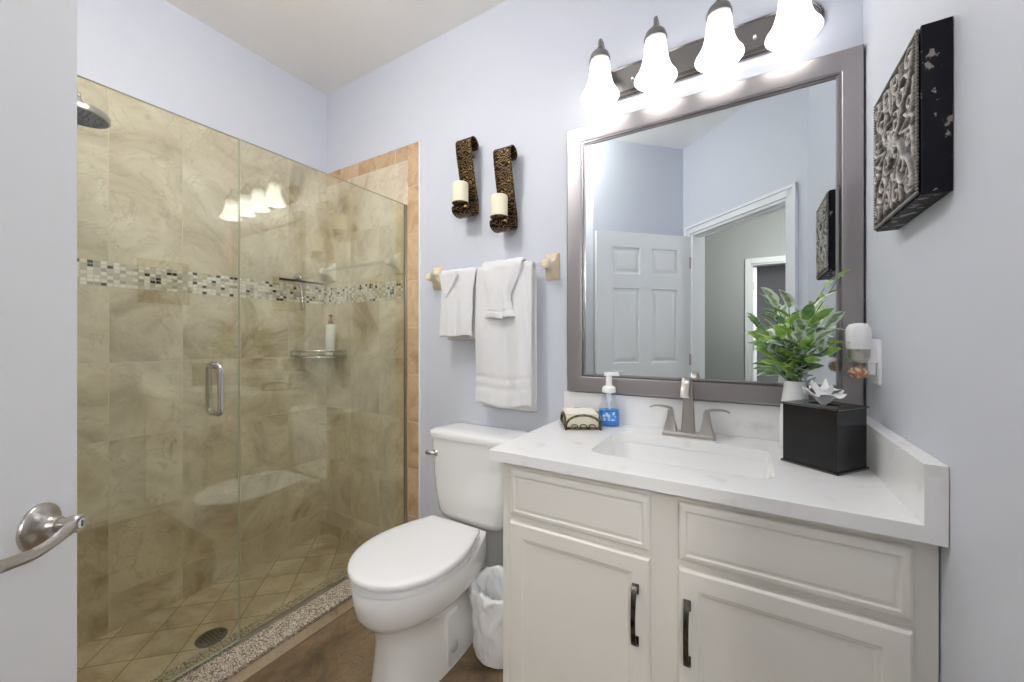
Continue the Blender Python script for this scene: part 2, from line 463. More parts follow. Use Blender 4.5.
# hall behind the doorway
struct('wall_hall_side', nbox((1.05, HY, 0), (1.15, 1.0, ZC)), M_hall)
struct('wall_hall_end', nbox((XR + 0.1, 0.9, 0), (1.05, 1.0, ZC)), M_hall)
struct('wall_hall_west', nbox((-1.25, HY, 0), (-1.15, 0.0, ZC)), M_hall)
DX0, DX1 = 0.05, 0.81
bm = bmesh.new()
box(bm, (-1.25, HY - 0.11, 0), (DX0, HY, ZC)); box(bm, (DX1, HY - 0.11, 0), (1.15, HY, ZC)); box(bm, (DX0, HY - 0.11, 2.035), (DX1, HY, ZC))
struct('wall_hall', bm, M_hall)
bm = bmesh.new()
box(bm, (DX0 - 0.06, HY, 0), (DX0, HY + 0.018, 2.095)); box(bm, (DX1, HY, 0), (DX1 + 0.06, HY + 0.018, 2.095)); box(bm, (DX0, HY, 2.035), (DX1, HY + 0.018, 2.095))
box(bm, (DX0, HY - 0.11, 0), (DX0 + 0.018, HY, 2.035)); box(bm, (DX1 - 0.018, HY - 0.11, 0), (DX1, HY, 2.035)); box(bm, (DX0, HY - 0.11, 2.017), (DX1, HY, 2.035))
struct('trim_3', bm, mat('hall_trim', lin(188, 190, 190), 0.4, bump=(30, 0.02, 0.001)), bevel=0.003)
bm = bmesh.new()
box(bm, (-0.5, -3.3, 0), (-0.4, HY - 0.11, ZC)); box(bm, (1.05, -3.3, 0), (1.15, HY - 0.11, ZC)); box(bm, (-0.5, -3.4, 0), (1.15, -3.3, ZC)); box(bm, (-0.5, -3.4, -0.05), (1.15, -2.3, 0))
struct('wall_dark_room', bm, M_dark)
bm = bmesh.new()
M_ = Matrix.Translation((DX0 + 0.022, HY - 0.115, 0)) @ Matrix.Rotation(math.radians(-8), 4, 'Z')
box(bm, (0, -0.74, 0.01), (0.035, 0, 2.01), M_)
dr2 = struct('door_2', bm, M_door, bevel=0.002)
bm = bmesh.new()
for z in (0.25, 1.1, 1.8): tube(bm, [(DX0 + 0.024, HY - 0.105, z - 0.045), (DX0 + 0.024, HY - 0.105, z + 0.045)], 0.008)
obj('hinge', bm, M_nickel, dr2, smooth=40)
# baseboards
bm = bmesh.new()
prism(bm, [(-1.49, D), (-0.62, D), (-0.62, D - 0.012), (-1.49, D - 0.012)], 0, 0.09)
struct('baseboard_back', bm, M_trim, bevel=0.003)
bm = bmesh.new()
for a, b in ((C1, C3),):
    o = Vector((0.0085, 0.0085)); prism(bm, [a, b, b + o, a + o], 0, 0.09)
struct('baseboard_behind_door', bm, M_trim, bevel=0.003)
struct('baseboard_right', nbox((XR - 0.012, 0.29, 0), (XR, 0.98, 0.09)), M_trim, bevel=0.003)

# added fill light in the hall, unseen, brightens the bathroom through the doorway
hl = tag(empty('hall_fill_light', (0.1, -1.0, ZC)), 'added unseen fill light shaped as a round ceiling lamp in the hall', 'fill light')
bm = bmesh.new(); lathe(bm, [(0.001, -0.03), (0.17, -0.03), (0.19, -0.02), (0.19, 0.0)], n=40)
obj('fill_rim', bm, M_nickel, hl, smooth=30)
M_fillg = mat('hall_fill_glass', (0.9, 0.9, 0.9, 1), 0.3, emit=(1, 0.97, 0.93, 1), estr=HALL_FILL)
bm = bmesh.new(); lathe(bm, [(0.16, -0.031), (0.15, -0.05), (0.11, -0.07), (0.06, -0.082), (0.001, -0.085)], n=40)
obj('fill_glass', bm, M_fillg, hl, smooth=True)

fl_ = tag(empty('standing_fill_light', (0.66, -1.15, 0)), 'added unseen fill light shaped as a globe floor lamp in the hall', 'fill light')  # added for frontal fill from behind the camera, kept out of view
bm = bmesh.new(); lathe(bm, [(0.001, 0.0), (0.14, 0.0), (0.14, 0.012), (0.12, 0.02), (0.014, 0.03), (0.012, 0.05), (0.012, 1.72), (0.03, 1.74), (0.045, 1.76)], n=40)
obj('fill_stand', bm, M_nickel, fl_, smooth=30)
M_fillf = mat('floor_fill_glass', (0.9, 0.9, 0.9, 1), 0.3, emit=(1, 0.98, 0.95, 1), estr=FLOOR_FILL)
bm = bmesh.new(); lathe(bm, [(0.001, 1.745)] + [(0.15 * math.sin(a), 1.895 - 0.15 * math.cos(a)) for a in [PI * k / 20 for k in range(1, 20)]] + [(0.001, 2.045)], n=40)
obj('fill_globe', bm, M_fillf, fl_, smooth=True)
rl_ = tag(empty('room_fill_light', (-1.15, 0.45, ZC)), 'added unseen fill light, a white globe close under the bathroom ceiling', 'fill light')  # added to raise the room's brightness, hidden from camera and mirror
bm = bmesh.new(); lathe(bm, [(0.001, -0.10), (0.012, -0.10), (0.012, -0.025), (0.05, -0.02), (0.06, -0.01), (0.06, 0.0)], n=32)
obj('fill_stem', bm, M_nickel, rl_, smooth=30)
M_fillr = mat('room_fill_glass', (0.9, 0.9, 0.9, 1), 0.3, emit=(1, 0.98, 0.95, 1), estr=ROOM_FILL)
bm = bmesh.new(); lathe(bm, [(0.001, -0.098)] + [(0.145 * math.sin(a), -0.165 + 0.067 * math.cos(a)) for a in [PI * k / 16 for k in range(1, 16)]] + [(0.001, -0.232)], n=40)
obj('fill_glass', bm, M_fillr, rl_, smooth=True)

# ------------------------------------------------------------------ bathroom door (6 panels, open)
E0 = Vector((-0.967, 0.187)); dd = Vector((0.70711, -0.70711)); dn = Vector((0.70711, 0.70711))
# local frame: x from the free edge to the hinge, y out of the visible face, z up
MD = Matrix(((dd.x, dn.x, 0, E0.x), (dd.y, dn.y, 0, E0.y), (0, 0, 1, 0), (0, 0, 0, 1)))
LW = 0.842
bm = bmesh.new()
cols = [(0.132, 0.365), (0.470, 0.700)]; rows = [(0.23, 0.83), (1.0, 1.578), (1.69, 1.895)]
def panelled(bm, cols, rows, W, z0, z1, y, sgn):
    xs = [0.0] + [v for c in cols for v in c] + [W]; zs = [z0] + [v for r in rows for v in r] + [z1]
    for i in range(len(xs) - 1):
        for j in range(len(zs) - 1):
            pan = (i % 2 == 1) and (j % 2 == 1)
            q = lambda m, yy: [bm.verts.new((a, yy, b)) for a, b in ((xs[i] + m, zs[j] + m), (xs[i + 1] - m, zs[j] + m), (xs[i + 1] - m, zs[j + 1] - m), (xs[i] + m, zs[j + 1] - m))]
            if not pan: bm.faces.new(q(0, y))
            else:
                R = [q(0, y), q(0.005, y - sgn * 0.009), q(0.016, y - sgn * 0.009), q(0.042, y - sgn * 0.002)]
                for A, B_ in zip(R[:-1], R[1:]):
                    for k in range(4): bm.faces.new((A[k], A[(k + 1) % 4], B_[(k + 1) % 4], B_[k]))
                bm.faces.new(R[-1])
Z0, Z1 = 0.012, 2.012
panelled(bm, cols, rows, LW, Z0, Z1, 0.0, 1); panelled(bm, cols, rows, LW, Z0, Z1, -0.035, -1)
for A in (((0, 0, Z0), (0, -0.035, Z0), (0, -0.035, Z1), (0, 0, Z1)), ((LW, 0, Z0), (LW, -0.035, Z0), (LW, -0.035, Z1), (LW, 0, Z1)),
          ((0, 0, Z1), (LW, 0, Z1), (LW, -0.035, Z1), (0, -0.035, Z1)), ((0, 0, Z0), (LW, 0, Z0), (LW, -0.035, Z0), (0, -0.035, Z0))):
    bm.faces.new([bm.verts.new(p) for p in A])
bmesh.ops.remove_doubles(bm, verts=bm.verts[:], dist=1e-5)
door = struct('door_1', bm, M_door); door.matrix_world = MD
LS, LZ = 0.070, 0.896
bm = bmesh.new()
MY = Matrix.Rotation(-PI / 2, 4, 'X')     # lathe z -> local +y
lathe(bm, [(0.0345, 0.0), (0.0345, 0.003), (0.033, 0.006), (0.028, 0.009), (0.021, 0.0115), (0.0155, 0.015), (0.0135, 0.020), (0.0125, 0.026), (0.0001, 0.026)], (LS, 0, LZ), 40, M=MY)
obj('lever_rose', bm, M_nickel, door, smooth=50)
bm = bmesh.new()
lathe(bm, [(0.0108, 0.020), (0.0108, 0.036), (0.0125, 0.040), (0.0130, 0.049), (0.0112, 0.052), (0.0085, 0.052), (0.008, 0.050), (0.0001, 0.050)], (LS, 0, LZ), 32, M=MY)
pts = spline([(LS - 0.004, 0.045, LZ), (LS + 0.02, 0.048, LZ - 0.002), (LS + 0.045, 0.049, LZ - 0.007), (LS + 0.07, 0.047, LZ - 0.010), (LS + 0.095, 0.047, LZ - 0.006), (LS + 0.118, 0.049, LZ - 0.001)], 6)
rr = [0.0115 - 0.003 * min(1, i / 12) for i in range(len(pts))]
tube(bm, pts, rr, n=16, flat=0.55, up=(0, 0, 1))
lv = obj('lever_handle', bm, M_nickel, door, smooth=50)
bm = bmesh.new(); lathe(bm, [(0.0075, 0.0495), (0.0075, 0.0535), (0.0001, 0.0538)], (LS, 0, LZ), 20, M=MY)
obj('privacy_pin', bm, M_chrome, lv, smooth=40)
bm = bmesh.new(); box(bm, (LS - 0.0012, 0.0535, LZ - 0.0045), (LS + 0.0012, 0.0542, LZ + 0.0045))
obj('pin_slot', bm, M_black, lv)
bm = bmesh.new(); box(bm, (-0.0015, -0.029, LZ - 0.028), (0.0005, -0.006, LZ + 0.028)); box(bm, (-0.011, -0.022, LZ - 0.009), (0, -0.012, LZ + 0.009))
obj('latch_plate', bm, M_black, door)
for z in (0.22, 1.02, 1.80):
    bm = bmesh.new(); tube(bm, [(LW + 0.004, 0.0, z - 0.045), (LW + 0.004, 0.0, z + 0.045)], 0.006); box(bm, (LW - 0.03, -0.001, z - 0.045), (LW + 0.004, 0.0008, z + 0.045))
    obj('hinge', bm, M_nickel, door, smooth=40)

# ------------------------------------------------------------------ shower
GX, XT, TT, TK, ZB = -1.601, -1.502, 2.247, 0.008, -0.065
def child(name, lo, hi, m, par, **k): return obj(name, nbox(lo, hi), m, par, **k)
child('tile_panel', (XL, 0.108, ZB), (XL + TK, D, 1.405), M_tileL, wl)
child('mosaic_band', (XL, 0.108, 1.405), (XL + TK + 0.001, D, 1.510), M_mosL, wl)
M_tileL2 = tile_mat('shower_tile_left_mid', 1, 2, 0.2525, 0.325, 0.54, 1.510, 0.003, stone, groutc, scale=3.2, vary=0.14)
child('tile_panel', (XL, 0.108, 1.510), (XL + TK, D, 1.835), M_tileL2, wl)
child('tile_panel', (XL, 0.108, 1.835), (XL + TK, D, TT), M_tileLu, wl)
XB = -1.590
child('tile_panel', (XL + TK, D - TK, ZB), (XB, D, 1.405), M_tileB, wb)
child('mosaic_band', (XL + TK, D - TK - 0.001, 1.405), (XB, D, 1.510), M_mosB, wb)
M_tileB2 = tile_mat('shower_tile_back_mid', 0, 2, 0.2525, 0.325, -2.327, 1.510, 0.003, stone, groutc, scale=3.2, vary=0.14)
child('tile_panel', (XL + TK, D - TK, 1.510), (XB, D, 2.165), M_tileB2, wb)
child('tile_border', (XL + TK, D - TK, 2.165), (XB, D, TT), M_stript, wb)
child('tile_border', (XB, D - TK, -0.02), (XT - 0.006, D, TT), M_strip, wb)
child('tile_edge', (XT - 0.006, D - TK - 0.002, 0.0), (XT + 0.004, D, TT + 0.003), M_trim, wb)
child('tile_panel', (XL + TK, C3.y, ZB), (XT, C3.y + TK, 1.405), M_tileB, we)
child('mosaic_band', (XL + TK, C3.y, 1.405), (XT, C3.y + TK + 0.001, 1.510), M_mosB, we)
child('tile_panel', (XL + TK, C3.y, 1.510), (XT, C3.y + TK, TT), M_tileB2, we)
pan = struct('floor_shower', nbox((XL, 0.108, ZB - 0.05), (-1.66, D, ZB)), M_pan)
pan['kind'] = 'structure'
# curb
curb = struct('trim_4', nbox((-1.665, 0.11, -0.1), (-1.489, D - TK, 0.0456)), M_curbt)
child('curb_slab', (-1.672, 0.11, 0.0456), (-1.481, D - TK, 0.0636), M_granite, curb, bevel=0.004)

def glass_slab(name, y0, y1, z0, z1, par, t=0.010):
    bm = bmesh.new()
    vs = box(bm, (GX - t / 2, y0, z0), (GX + t / 2, y1, z1))
    bm.faces.ensure_lookup_table()
    for f in bm.faces:
        if abs(f.normal.x) < 0.5 and abs(f.calc_center_median().x - GX) < t * 0.3: f.material_index = 1
    return obj(name, bm, [M_glass, M_gedge], par)
JY = 0.715
fx = tag(empty('fixed_glass_panel', (0, 0, 0)), 'fixed clear glass shower panel between the hinged glass door and the back wall', 'glass panel')
glass_slab('glass_pane', JY + 0.001, D - TK - 0.004, 0.068, 1.918, fx)
bm = bmesh.new()
for sx in (-1, 1): box(bm, (GX + sx * 0.006 - 0.0015, JY + 0.003, 0.0636), (GX + sx * 0.006 + 0.0015, D - TK - 0.001, 0.074))
obj('bottom_channel', bm, M_nickel, fx)
bm = bmesh.new()
for sx in (-1, 1): box(bm, (GX + sx * 0.0065 - 0.0015, D - TK - 0.012, 0.074), (GX + sx * 0.0065 + 0.0015, D - TK - 0.001, 1.918))
obj('wall_channel', bm, M_nickel, fx)
dr = tag(empty('glass_shower_door', (0, 0, 0)), 'frameless hinged glass shower door with a chrome loop handle', 'shower door')
glass_slab('glass_pane', 0.125, JY - 0.001, 0.074, 1.917, dr)
bm = bmesh.new(); box(bm, (GX - 0.007, 0.125, 0.066), (GX + 0.007, JY - 0.002, 0.078))
obj('bottom_sweep', bm, M_clear, dr)
bm = bmesh.new()
HYc, hz0, hz1, off = 0.638, 0.925, 1.085, 0.046
path = []
for k in range(9): a = PI / 2 * k / 8; path.append((GX + 0.012 + (off - 0.012) * math.sin(a), HYc, hz0 - 0.0 + 0.022 * (1 - math.cos(a)) - 0.012))
path = [(GX + 0.006, HYc, hz0 - 0.004), (GX + 0.026, HYc, hz0 - 0.004)] + [(GX + 0.026 + 0.02 * math.sin(a), HYc, hz0 + 0.016 - 0.02 * math.cos(a)) for a in [PI / 2 * k / 6 for k in range(1, 7)]]
path += [(2 * GX * 0 + x, y, 2 * ((hz0 + hz1) / 2) - z) for x, y, z in reversed(path)]
for s in (1, -1):
    tube(bm, [(GX + s * (x - GX), y, z) for x, y, z in path], 0.0095, 16)
for z in (hz0 - 0.004, hz1 + 0.004): tube(bm, [(GX - 0.012, HYc, z), (GX + 0.012, HYc, z)], 0.0135, 20)
obj('door_handle', bm, M_chrome, dr, smooth=50)
for z in (0.35, 1.65):
    bm = bmesh.new(); box(bm, (GX - 0.013, 0.119, z - 0.045), (GX + 0.013, 0.18, z + 0.045))
    obj('hinge', bm, M_chrome, dr, bevel=0.002)

# drain
bm = bmesh.new(); lathe(bm, [(0.055, 0.0), (0.055, 0.003), (0.048, 0.004), (0.001, 0.004)], (-1.915, 0.752, ZB), 36)
dn_ = tag(obj('shower_drain', bm, M_darkmetal, smooth=30), 'round metal drain cover in the tiled shower floor', 'drain')
bm = bmesh.new()
for i in range(-3, 4):
    for j in range(-3, 4):
        if i * i + j * j < 11: box(bm, (-1.915 + i * 0.012 - 0.0035, 0.752 + j * 0.012 - 0.0035, ZB + 0.004), (-1.915 + i * 0.012 + 0.0035, 0.752 + j * 0.012 + 0.0035, ZB + 0.0046))
obj('drain_holes', bm, M_black, dn_)

# shower head on the near wall
sh = tag(empty('rain_shower', (-1.965, C3.y + TK, 1.98)), 'round metal rain shower head reaching in beside the white door', 'shower head')
MT = Matrix.Rotation(math.radians(-2), 4, 'X')
bm = bmesh.new(); hc = (0.0, 0.268, -0.012)
lathe(bm, [(0.006, 0.045), (0.012, 0.03), (0.02, 0.016), (0.072, 0.004), (0.079, -0.006), (0.079, -0.020), (0.075, -0.023)], hc, 44, M=MT)
obj('head_body', bm, M_nickel, sh, smooth=40)
bm = bmesh.new(); lathe(bm, [(0.075, -0.0228), (0.07, -0.020), (0.001, -0.020)], hc, 44, M=MT)
for rr_ in (0.012, 0.026, 0.040, 0.054, 0.066):
    for k in range(int(rr_ * 420)):
        a = 2 * PI * k / int(rr_ * 420)
        lathe(bm, [(0.0032, -0.020), (0.0022, -0.026), (0.0003, -0.026)], Vector(hc) + MT @ Vector((rr_ * math.cos(a), rr_ * math.sin(a), 0)), 6, M=MT)
obj('nozzle_plate', bm, M_pull, sh, smooth=40)
bm = bmesh.new(); tube(bm, spline([(0, 0, 0.09), (0, 0.12, 0.10), (0, 0.22, 0.085), (0, 0.268, 0.035)], 6), 0.0105, 14)
lathe(bm, [(0.0105, 0.006), (0.028, 0.004), (0.03, 0.0)], (0, 0, 0.09), 28, M=Matrix.Rotation(-PI / 2, 4, 'X'))
obj('shower_arm', bm, M_nickel, sh, smooth=50)

# corner shelf
cs = tag(empty('corner_shelf', (0, 0, 0)), 'chrome and glass corner shelf holding the white pump bottle in the shower', 'shelf')
xa, ya = XL + TK, D - TK
def arc(r0, r1, n=14): return [(xa + r0 * math.sin(a) ** 0.8 if False else xa + r0 * math.cos(a), ya - r1 * math.sin(a)) for a in [PI / 2 * k / n for k in range(n + 1)]]
bm = bmesh.new(); prism(bm, [(xa + 0.004, ya - 0.004)] + [(xa + 0.20 * math.cos(a) + 0.0, ya - 0.225 * math.sin(a)) for a in [0.02 + (PI / 2 - 0.04) * k / 14 for k in range(15)]], 1.078, 1.085)
obj('shelf_plate', bm, M_shelfglass, cs)
bm = bmesh.new()
rail = [(xa + 0.205 * math.cos(a) + 0.0, ya - 0.232 * math.sin(a)) for a in [0.02 + (PI / 2 - 0.04) * k / 18 for k in range(19)]]
for zz in (1.075, 1.112):
    tube(bm, [(x, y, zz) for x, y in rail], 0.0062, 10)
for k in (0, 4, 9, 14, 18): tube(bm, [(rail[k][0], rail[k][1], 1.075), (rail[k][0], rail[k][1], 1.112)], 0.0035, 8)
for z in (1.075, 1.112):
    tube(bm, [(xa + 0.002, ya - 0.232, z), (xa + 0.002, ya - 0.002, z)], 0.004, 8); tube(bm, [(xa + 0.205, ya - 0.002, z), (xa + 0.002, ya - 0.002, z)], 0.004, 8)
obj('shelf_rail', bm, M_chrome, cs, smooth=50)
bt = tag(empty('pump_bottle', (-2.222, 1.506, 1.085)), 'white pump bottle with bronze pump on the shower corner shelf', 'bottle')
bm = bmesh.new(); lathe(bm, [(0.001, 0), (0.025, 0), (0.027, 0.003), (0.027, 0.145), (0.024, 0.152), (0.012, 0.158), (0.001, 0.158)], n=32)
obj('bottle_body', bm, M_bottle, bt, smooth=40)
bm = bmesh.new(); lathe(bm, [(0.013, 0.158), (0.013, 0.172), (0.005, 0.175), (0.004, 0.192), (0.009, 0.194), (0.009, 0.204), (0.001, 0.205)], n=20)
tube(bm, [(0, 0, 0.200), (0.012, -0.016, 0.202), (0.024, -0.03, 0.199)], [0.005, 0.0045, 0.003], 10)
obj('pump', bm, M_bronze, bt, smooth=40)

bt.scale = (1.1, 1.1, 1.22)
# squeegee hanging on the left tile wall
sq = tag(empty('squeegee', (0, 0, 0)), 'chrome squeegee with black blade hung on the left tile wall', 'squeegee')
xs_ = XL + TK + 0.045
bm = bmesh.new(); box(bm, (xs_ - 0.008, 1.222, 1.508), (xs_ + 0.008, 1.486, 1.520)); obj('blade_holder', bm, M_chrome, sq, bevel=0.003)
bm = bmesh.new(); box(bm, (xs_ - 0.0015, 1.220, 1.519), (xs_ + 0.0015, 1.488, 1.533)); obj('rubber_blade', bm, M_rubber, sq)
bm = bmesh.new(); tube(bm, spline([(xs_, 1.354, 1.505), (xs_ - 0.004, 1.354, 1.47), (xs_ + 0.004, 1.354, 1.42), (xs_ + 0.003, 1.354, 1.352)], 6), [0.007] * 7 + [0.009] * 5 + [0.0125] * 4 + [0.012, 0.010, 0.006], 14)
tube(bm, [(xs_, 1.33, 1.506), (xs_, 1.342, 1.49), (xs_, 1.354, 1.485), (xs_, 1.366, 1.49), (xs_, 1.378, 1.506)], 0.0045, 8)
obj('grip', bm, M_chrome, sq, smooth=50)
bm = bmesh.new(); lathe(bm, [(0.026, 0), (0.024, 0.006), (0.010, 0.012), (0.008, 0.03), (0.001, 0.031)], (XL + TK, 1.354, 1.552), 24, M=Matrix.Rotation(PI / 2, 4, 'Y'))
tube(bm, [(XL + TK + 0.03, 1.354, 1.552), (XL + TK + 0.047, 1.354, 1.547), (XL + TK + 0.052, 1.354, 1.558)], 0.004, 8)
obj('suction_hook', bm, M_clear if False else M_chrome, sq, smooth=40)

def bar_post(bm, x, z, s, yb, dx=0):
    """square ceramic base with a flared arm that ends in a round socket; s = side the bar is on"""
    rings = []
    for (hx, hz, y) in ((0.033, 0.058, 0), (0.033, 0.058, 0.006), (0.030, 0.054, 0.012), (0.023, 0.036, 0.022), (0.018, 0.025, 0.036), (0.0165, 0.0195, 0.052), (0.0185, 0.020, 0.060), (0.018, 0.0195, 0.078), (0.012, 0.013, 0.084)):
        rings.append([(px, yb - y, z + (pz)) for px, pz, _ in [(q[0], q[1], 0) for q in rrect(x, 0, hx, hz, min(hx, hz) * (0.18 if y < 0.015 else 0.75), 0, 5)]])
    loft(bm, rings)
def towel_bar(name, x0, x1, z, yb, m, mbar, label, cat='towel bar'):
    t = tag(empty(name, ((x0 + x1) / 2, yb, z)), label, cat)
    inv = Matrix.Translation((-(x0 + x1) / 2, -yb, -z))
    for x in (x0, x1):
        bm = bmesh.new(); bar_post(bm, x, z, 1, yb); bm.transform(inv)
        obj('bar_post', bm, m, t, smooth=35)
    bm = bmesh.new(); tube(bm, [(x0, yb - 0.066, z), (x1, yb - 0.066, z)], 0.009, 16); bm.transform(inv)
    obj('bar_rod', bm, mbar, t, smooth=50)
TBZ = 1.498
towel_bar('towel_bar', -1.375, -0.722, TBZ, D, M_beige, M_clear, 'beige ceramic towel bar on the blue wall, hung with three white towels')
towel_bar('shower_towel_bar', -2.255, -1.665, 1.605, D - TK, mat('pale_ceramic', lin(236, 230, 214), 0.15, coat=0.3, bump=(4, 0.02, 0.002)), M_clear,
          'pale ceramic towel bar on the shower tile, with clear rod')

# ------------------------------------------------------------------ towels (folded cloth over the bar)
def drape(name, x0, x1, zb_f, zb_b, label, cat='towel', folds=3, amp=0.008, seed=0, top_pinch=0.0, bands=(), xmid=None, yoff=0.0, rbar=0.016, skew=0.0, bottom_arc=0.0, m=None, thick=0.009, widths=None):
    random.seed(seed)
    nx = 44; bm = bmesh.new()
    yb = D - 0.066
    prof = []     # (dy, z, side, t)
    L = TBZ - zb_f
    for k in range(40): prof.append((-rbar, zb_f + L * k / 40, 0))
    for k in range(13):
        a = PI * k / 12; prof.append((-rbar * math.cos(a), TBZ + rbar * math.sin(a), 1))
    L2 = TBZ - zb_b
    for k in range(1, 31): prof.append((rbar, TBZ - L2 * k / 30, 2))
    ph = random.random() * 6
    V = []
    for j, (dy, z, side) in enumerate(prof):
        row = []
        d = max(0, TBZ - z)                # distance under the bar
        g = min(1, d / 0.22)
        for i in range(nx + 1):
            u = i / nx
            xm = (x0 + x1) / 2
            wdt = (x1 - x0) * (1 - top_pinch * (1 - g))
            if widths: wdt = (x1 - x0) * np.interp(d / L, [w_[0] for w_ in widths], [w_[1] for w_ in widths])
            x = xm + (u - 0.5) * wdt + skew * d
            f = amp * (math.sin(u * folds * 2 * PI + ph + 1.3 * math.sin(u * 5 + ph)) * (0.35 + 0.65 * g))
            n_ = mnoise.noise(Vector((x * 14, z * 5, seed * 3.1 + side))) * 0.006 + mnoise.noise(Vector((x * 40, z * 30, seed * 1.7 + side))) * 0.0018
            y = yb + yoff + dy + (f if side != 2 else f * 0.4 + 0.002) * (1 if side != 1 else 0.4) + n_ * (0.4 if side == 1 else 1)
            if side == 0: y -= 0.010 * g
            if side == 2: y = min(y + 0.004, D - 0.010)
            zz = z
            if side == 0 and k >= 0: zz = z + (bottom_arc * math.sin(u * PI * 2 + ph) + 0.004 * math.sin(u * 9)) * (d / L) ** 3
            if side == 1: zz += 0.004 * mnoise.noise(Vector((x * 30, seed, 0)))
            for (b0, b1) in bands:
                if side == 0 and b0 < z < b1: y += 0.005
            row.append(bm.verts.new((x, y, zz)))
        V.append(row)
    for j in range(len(V) - 1):
        for i in range(nx):
            bm.faces.new((V[j][i], V[j][i + 1], V[j + 1][i + 1], V[j + 1][i]))
    o = obj(name, bm, m or M_towel, smooth=True)
    s = o.modifiers.new('solid', 'SOLIDIFY'); s.thickness = thick; s.offset = 0
    ss = o.modifiers.new('sub', 'SUBSURF'); ss.levels = 1; ss.render_levels = 1
    return tag(o, label, cat)
drape('bath_towel', -1.070, -0.780, 0.885, 0.865, 'large white bath towel hanging lowest on the towel bar', folds=2.2, amp=0.009, seed=3,
      bands=((0.955, 0.962), (0.985, 0.990), (1.005, 1.012)), bottom_arc=0.006, thick=0.012)
drape('hand_towel', -1.275, -1.085, 1.195, 1.18, 'small white hand towel alone at the left end of the bar', folds=1.3, amp=0.008, seed=5, skew=-0.02, bottom_arc=0.004,
      widths=[(0, 1.12), (0.3, 0.98), (1, 1.0)], thick=0.011, rbar=0.018)
drape('hand_towel', -1.005, -0.842, 1.275, 1.30, 'small white hand towel laid over the large bath towel', folds=1.6, amp=0.010, seed=11, yoff=-0.006, rbar=0.034,
      widths=[(0, 1.25), (0.2, 1.08), (0.55, 0.62), (0.7, 0.66), (1, 0.95)], bands=((1.30, 1.306),), thick=0.011)
# folded flap of the left hand towel
def flap(parent_name, pts, yb, name, th=0.008):
    o = bpy.data.objects[parent_name]
    bm = bmesh.new()
    vs = [bm.verts.new((x, y, z)) for x, y, z in pts]
    f = bm.faces.new(vs)
    bmesh.ops.triangulate(bm, faces=[f])
    bmesh.ops.subdivide_edges(bm, edges=bm.edges[:], cuts=5, use_grid_fill=True)
    for v in bm.verts: v.co.y += mnoise.noise(v.co * 22) * 0.004
    c = obj(name, bm, M_towel, o, smooth=True)
    s = c.modifiers.new('s', 'SOLIDIFY'); s.thickness = th; s.offset = 0
    ss = c.modifiers.new('sub', 'SUBSURF'); ss.levels = 1; ss.render_levels = 1
flap('hand_towel', [(-1.283, 1.450, 1.500), (-1.16, 1.446, 1.508), (-1.19, 1.444, 1.44), (-1.235, 1.446, 1.38), (-1.268, 1.450, 1.42)], 0, 'towel_flap')

# ------------------------------------------------------------------ candle sconces
def sconce(xc, ztop, zbot, label, clabel):
    t = tag(empty('candle_sconce', (xc, D, zbot)), label, 'sconce', 'scroll candle sconces on the blue wall')
    hz = ztop - zbot
    pr = []
    for k in range(11):            # top curl towards the wall
        a = math.radians(-60 + 240 * k / 10)
        pr.append((-0.055 + 0.030 * math.cos(a), hz - 0.030 + 0.030 * math.sin(a)))
    pr += [(-0.078, hz - 0.08), (-0.064, hz * 0.62), (-0.045, hz * 0.40), (-0.028, 0.09), (-0.022, 0.055)]
    for k in range(12):            # bottom U that rolls forward
        a = math.radians(-10 - 200 * k / 11)
        pr.append((-0.068 + 0.046 * math.cos(a), 0.028 + 0.028 * math.sin(a)))
    pr += [(-0.108, 0.040)]
    P3 = spline([(0, y, z) for y, z in pr], 3)
    bm = bmesh.new(); W = 0.043; nx = 6
    V = [[bm.verts.new((-W + 2 * W * i / nx, p.y, p.z)) for i in range(nx + 1)] for p in P3]
    for a, b in zip(V[:-1], V[1:]):
        for i in range(nx): bm.faces.new((a[i], a[i + 1], b[i + 1], b[i]))
    o = obj('scroll_strip', bm, [M_fili, M_goldin], t, smooth=True)
    s = o.modifiers.new('s', 'SOLIDIFY'); s.thickness = 0.0035; s.offset = 0; s.material_offset = 0
    # raised rims on both edges
    bm = bmesh.new()
    for sx in (-1, 1): tube(bm, [Vector((sx * W, p.y, p.z)) for p in P3], 0.003, 8)
    obj('strip_rim', bm, M_fili, t, smooth=True)
    bm = bmesh.new()
    tube(bm, [(0, -0.062, hz - 0.060), (0, -0.02, hz - 0.065), (0, 0, hz - 0.065)], 0.006, 8)
    obj('wall_bracket', bm, M_fili, t, smooth=True)
    bm = bmesh.new(); tube(bm, [(0, -0.026, 0.07), (0, 0, 0.07)], 0.006, 8)
    obj('wall_bracket', bm, M_fili, t, smooth=True)
    bm = bmesh.new(); lathe(bm, [(0.001, 0.040), (0.012, 0.040), (0.034, 0.043), (0.041, 0.051), (0.039, 0.052), (0.033, 0.047), (0.001, 0.046)], (0, -0.105, 0), 32)
    obj('candle_dish', bm, M_fili, t, smooth=40)
    bm = bmesh.new()
    lathe(bm, [(0.001, 0), (0.035, 0), (0.037, 0.002), (0.037, 0.094), (0.034, 0.098), (0.030, 0.096), (0.012, 0.093), (0.001, 0.093)], n=36)
    c = obj('pillar_candle', bm, M_candle, smooth=40, loc=(xc, D - 0.105, zbot + 0.047)); tag(c, clabel, 'candle', 'ivory pillar candles')
    bm = bmesh.new(); tube(bm, [(0, 0, 0.092), (0.001, 0, 0.1), (0.003, 0, 0.106)], 0.0012, 6)
    obj('wick', bm, M_black, c)
sconce(-1.148, 2.140, 1.768, 'left, higher of two dark scroll candle sconces, nearer the shower', 'ivory pillar candle in the left, higher scroll sconce')
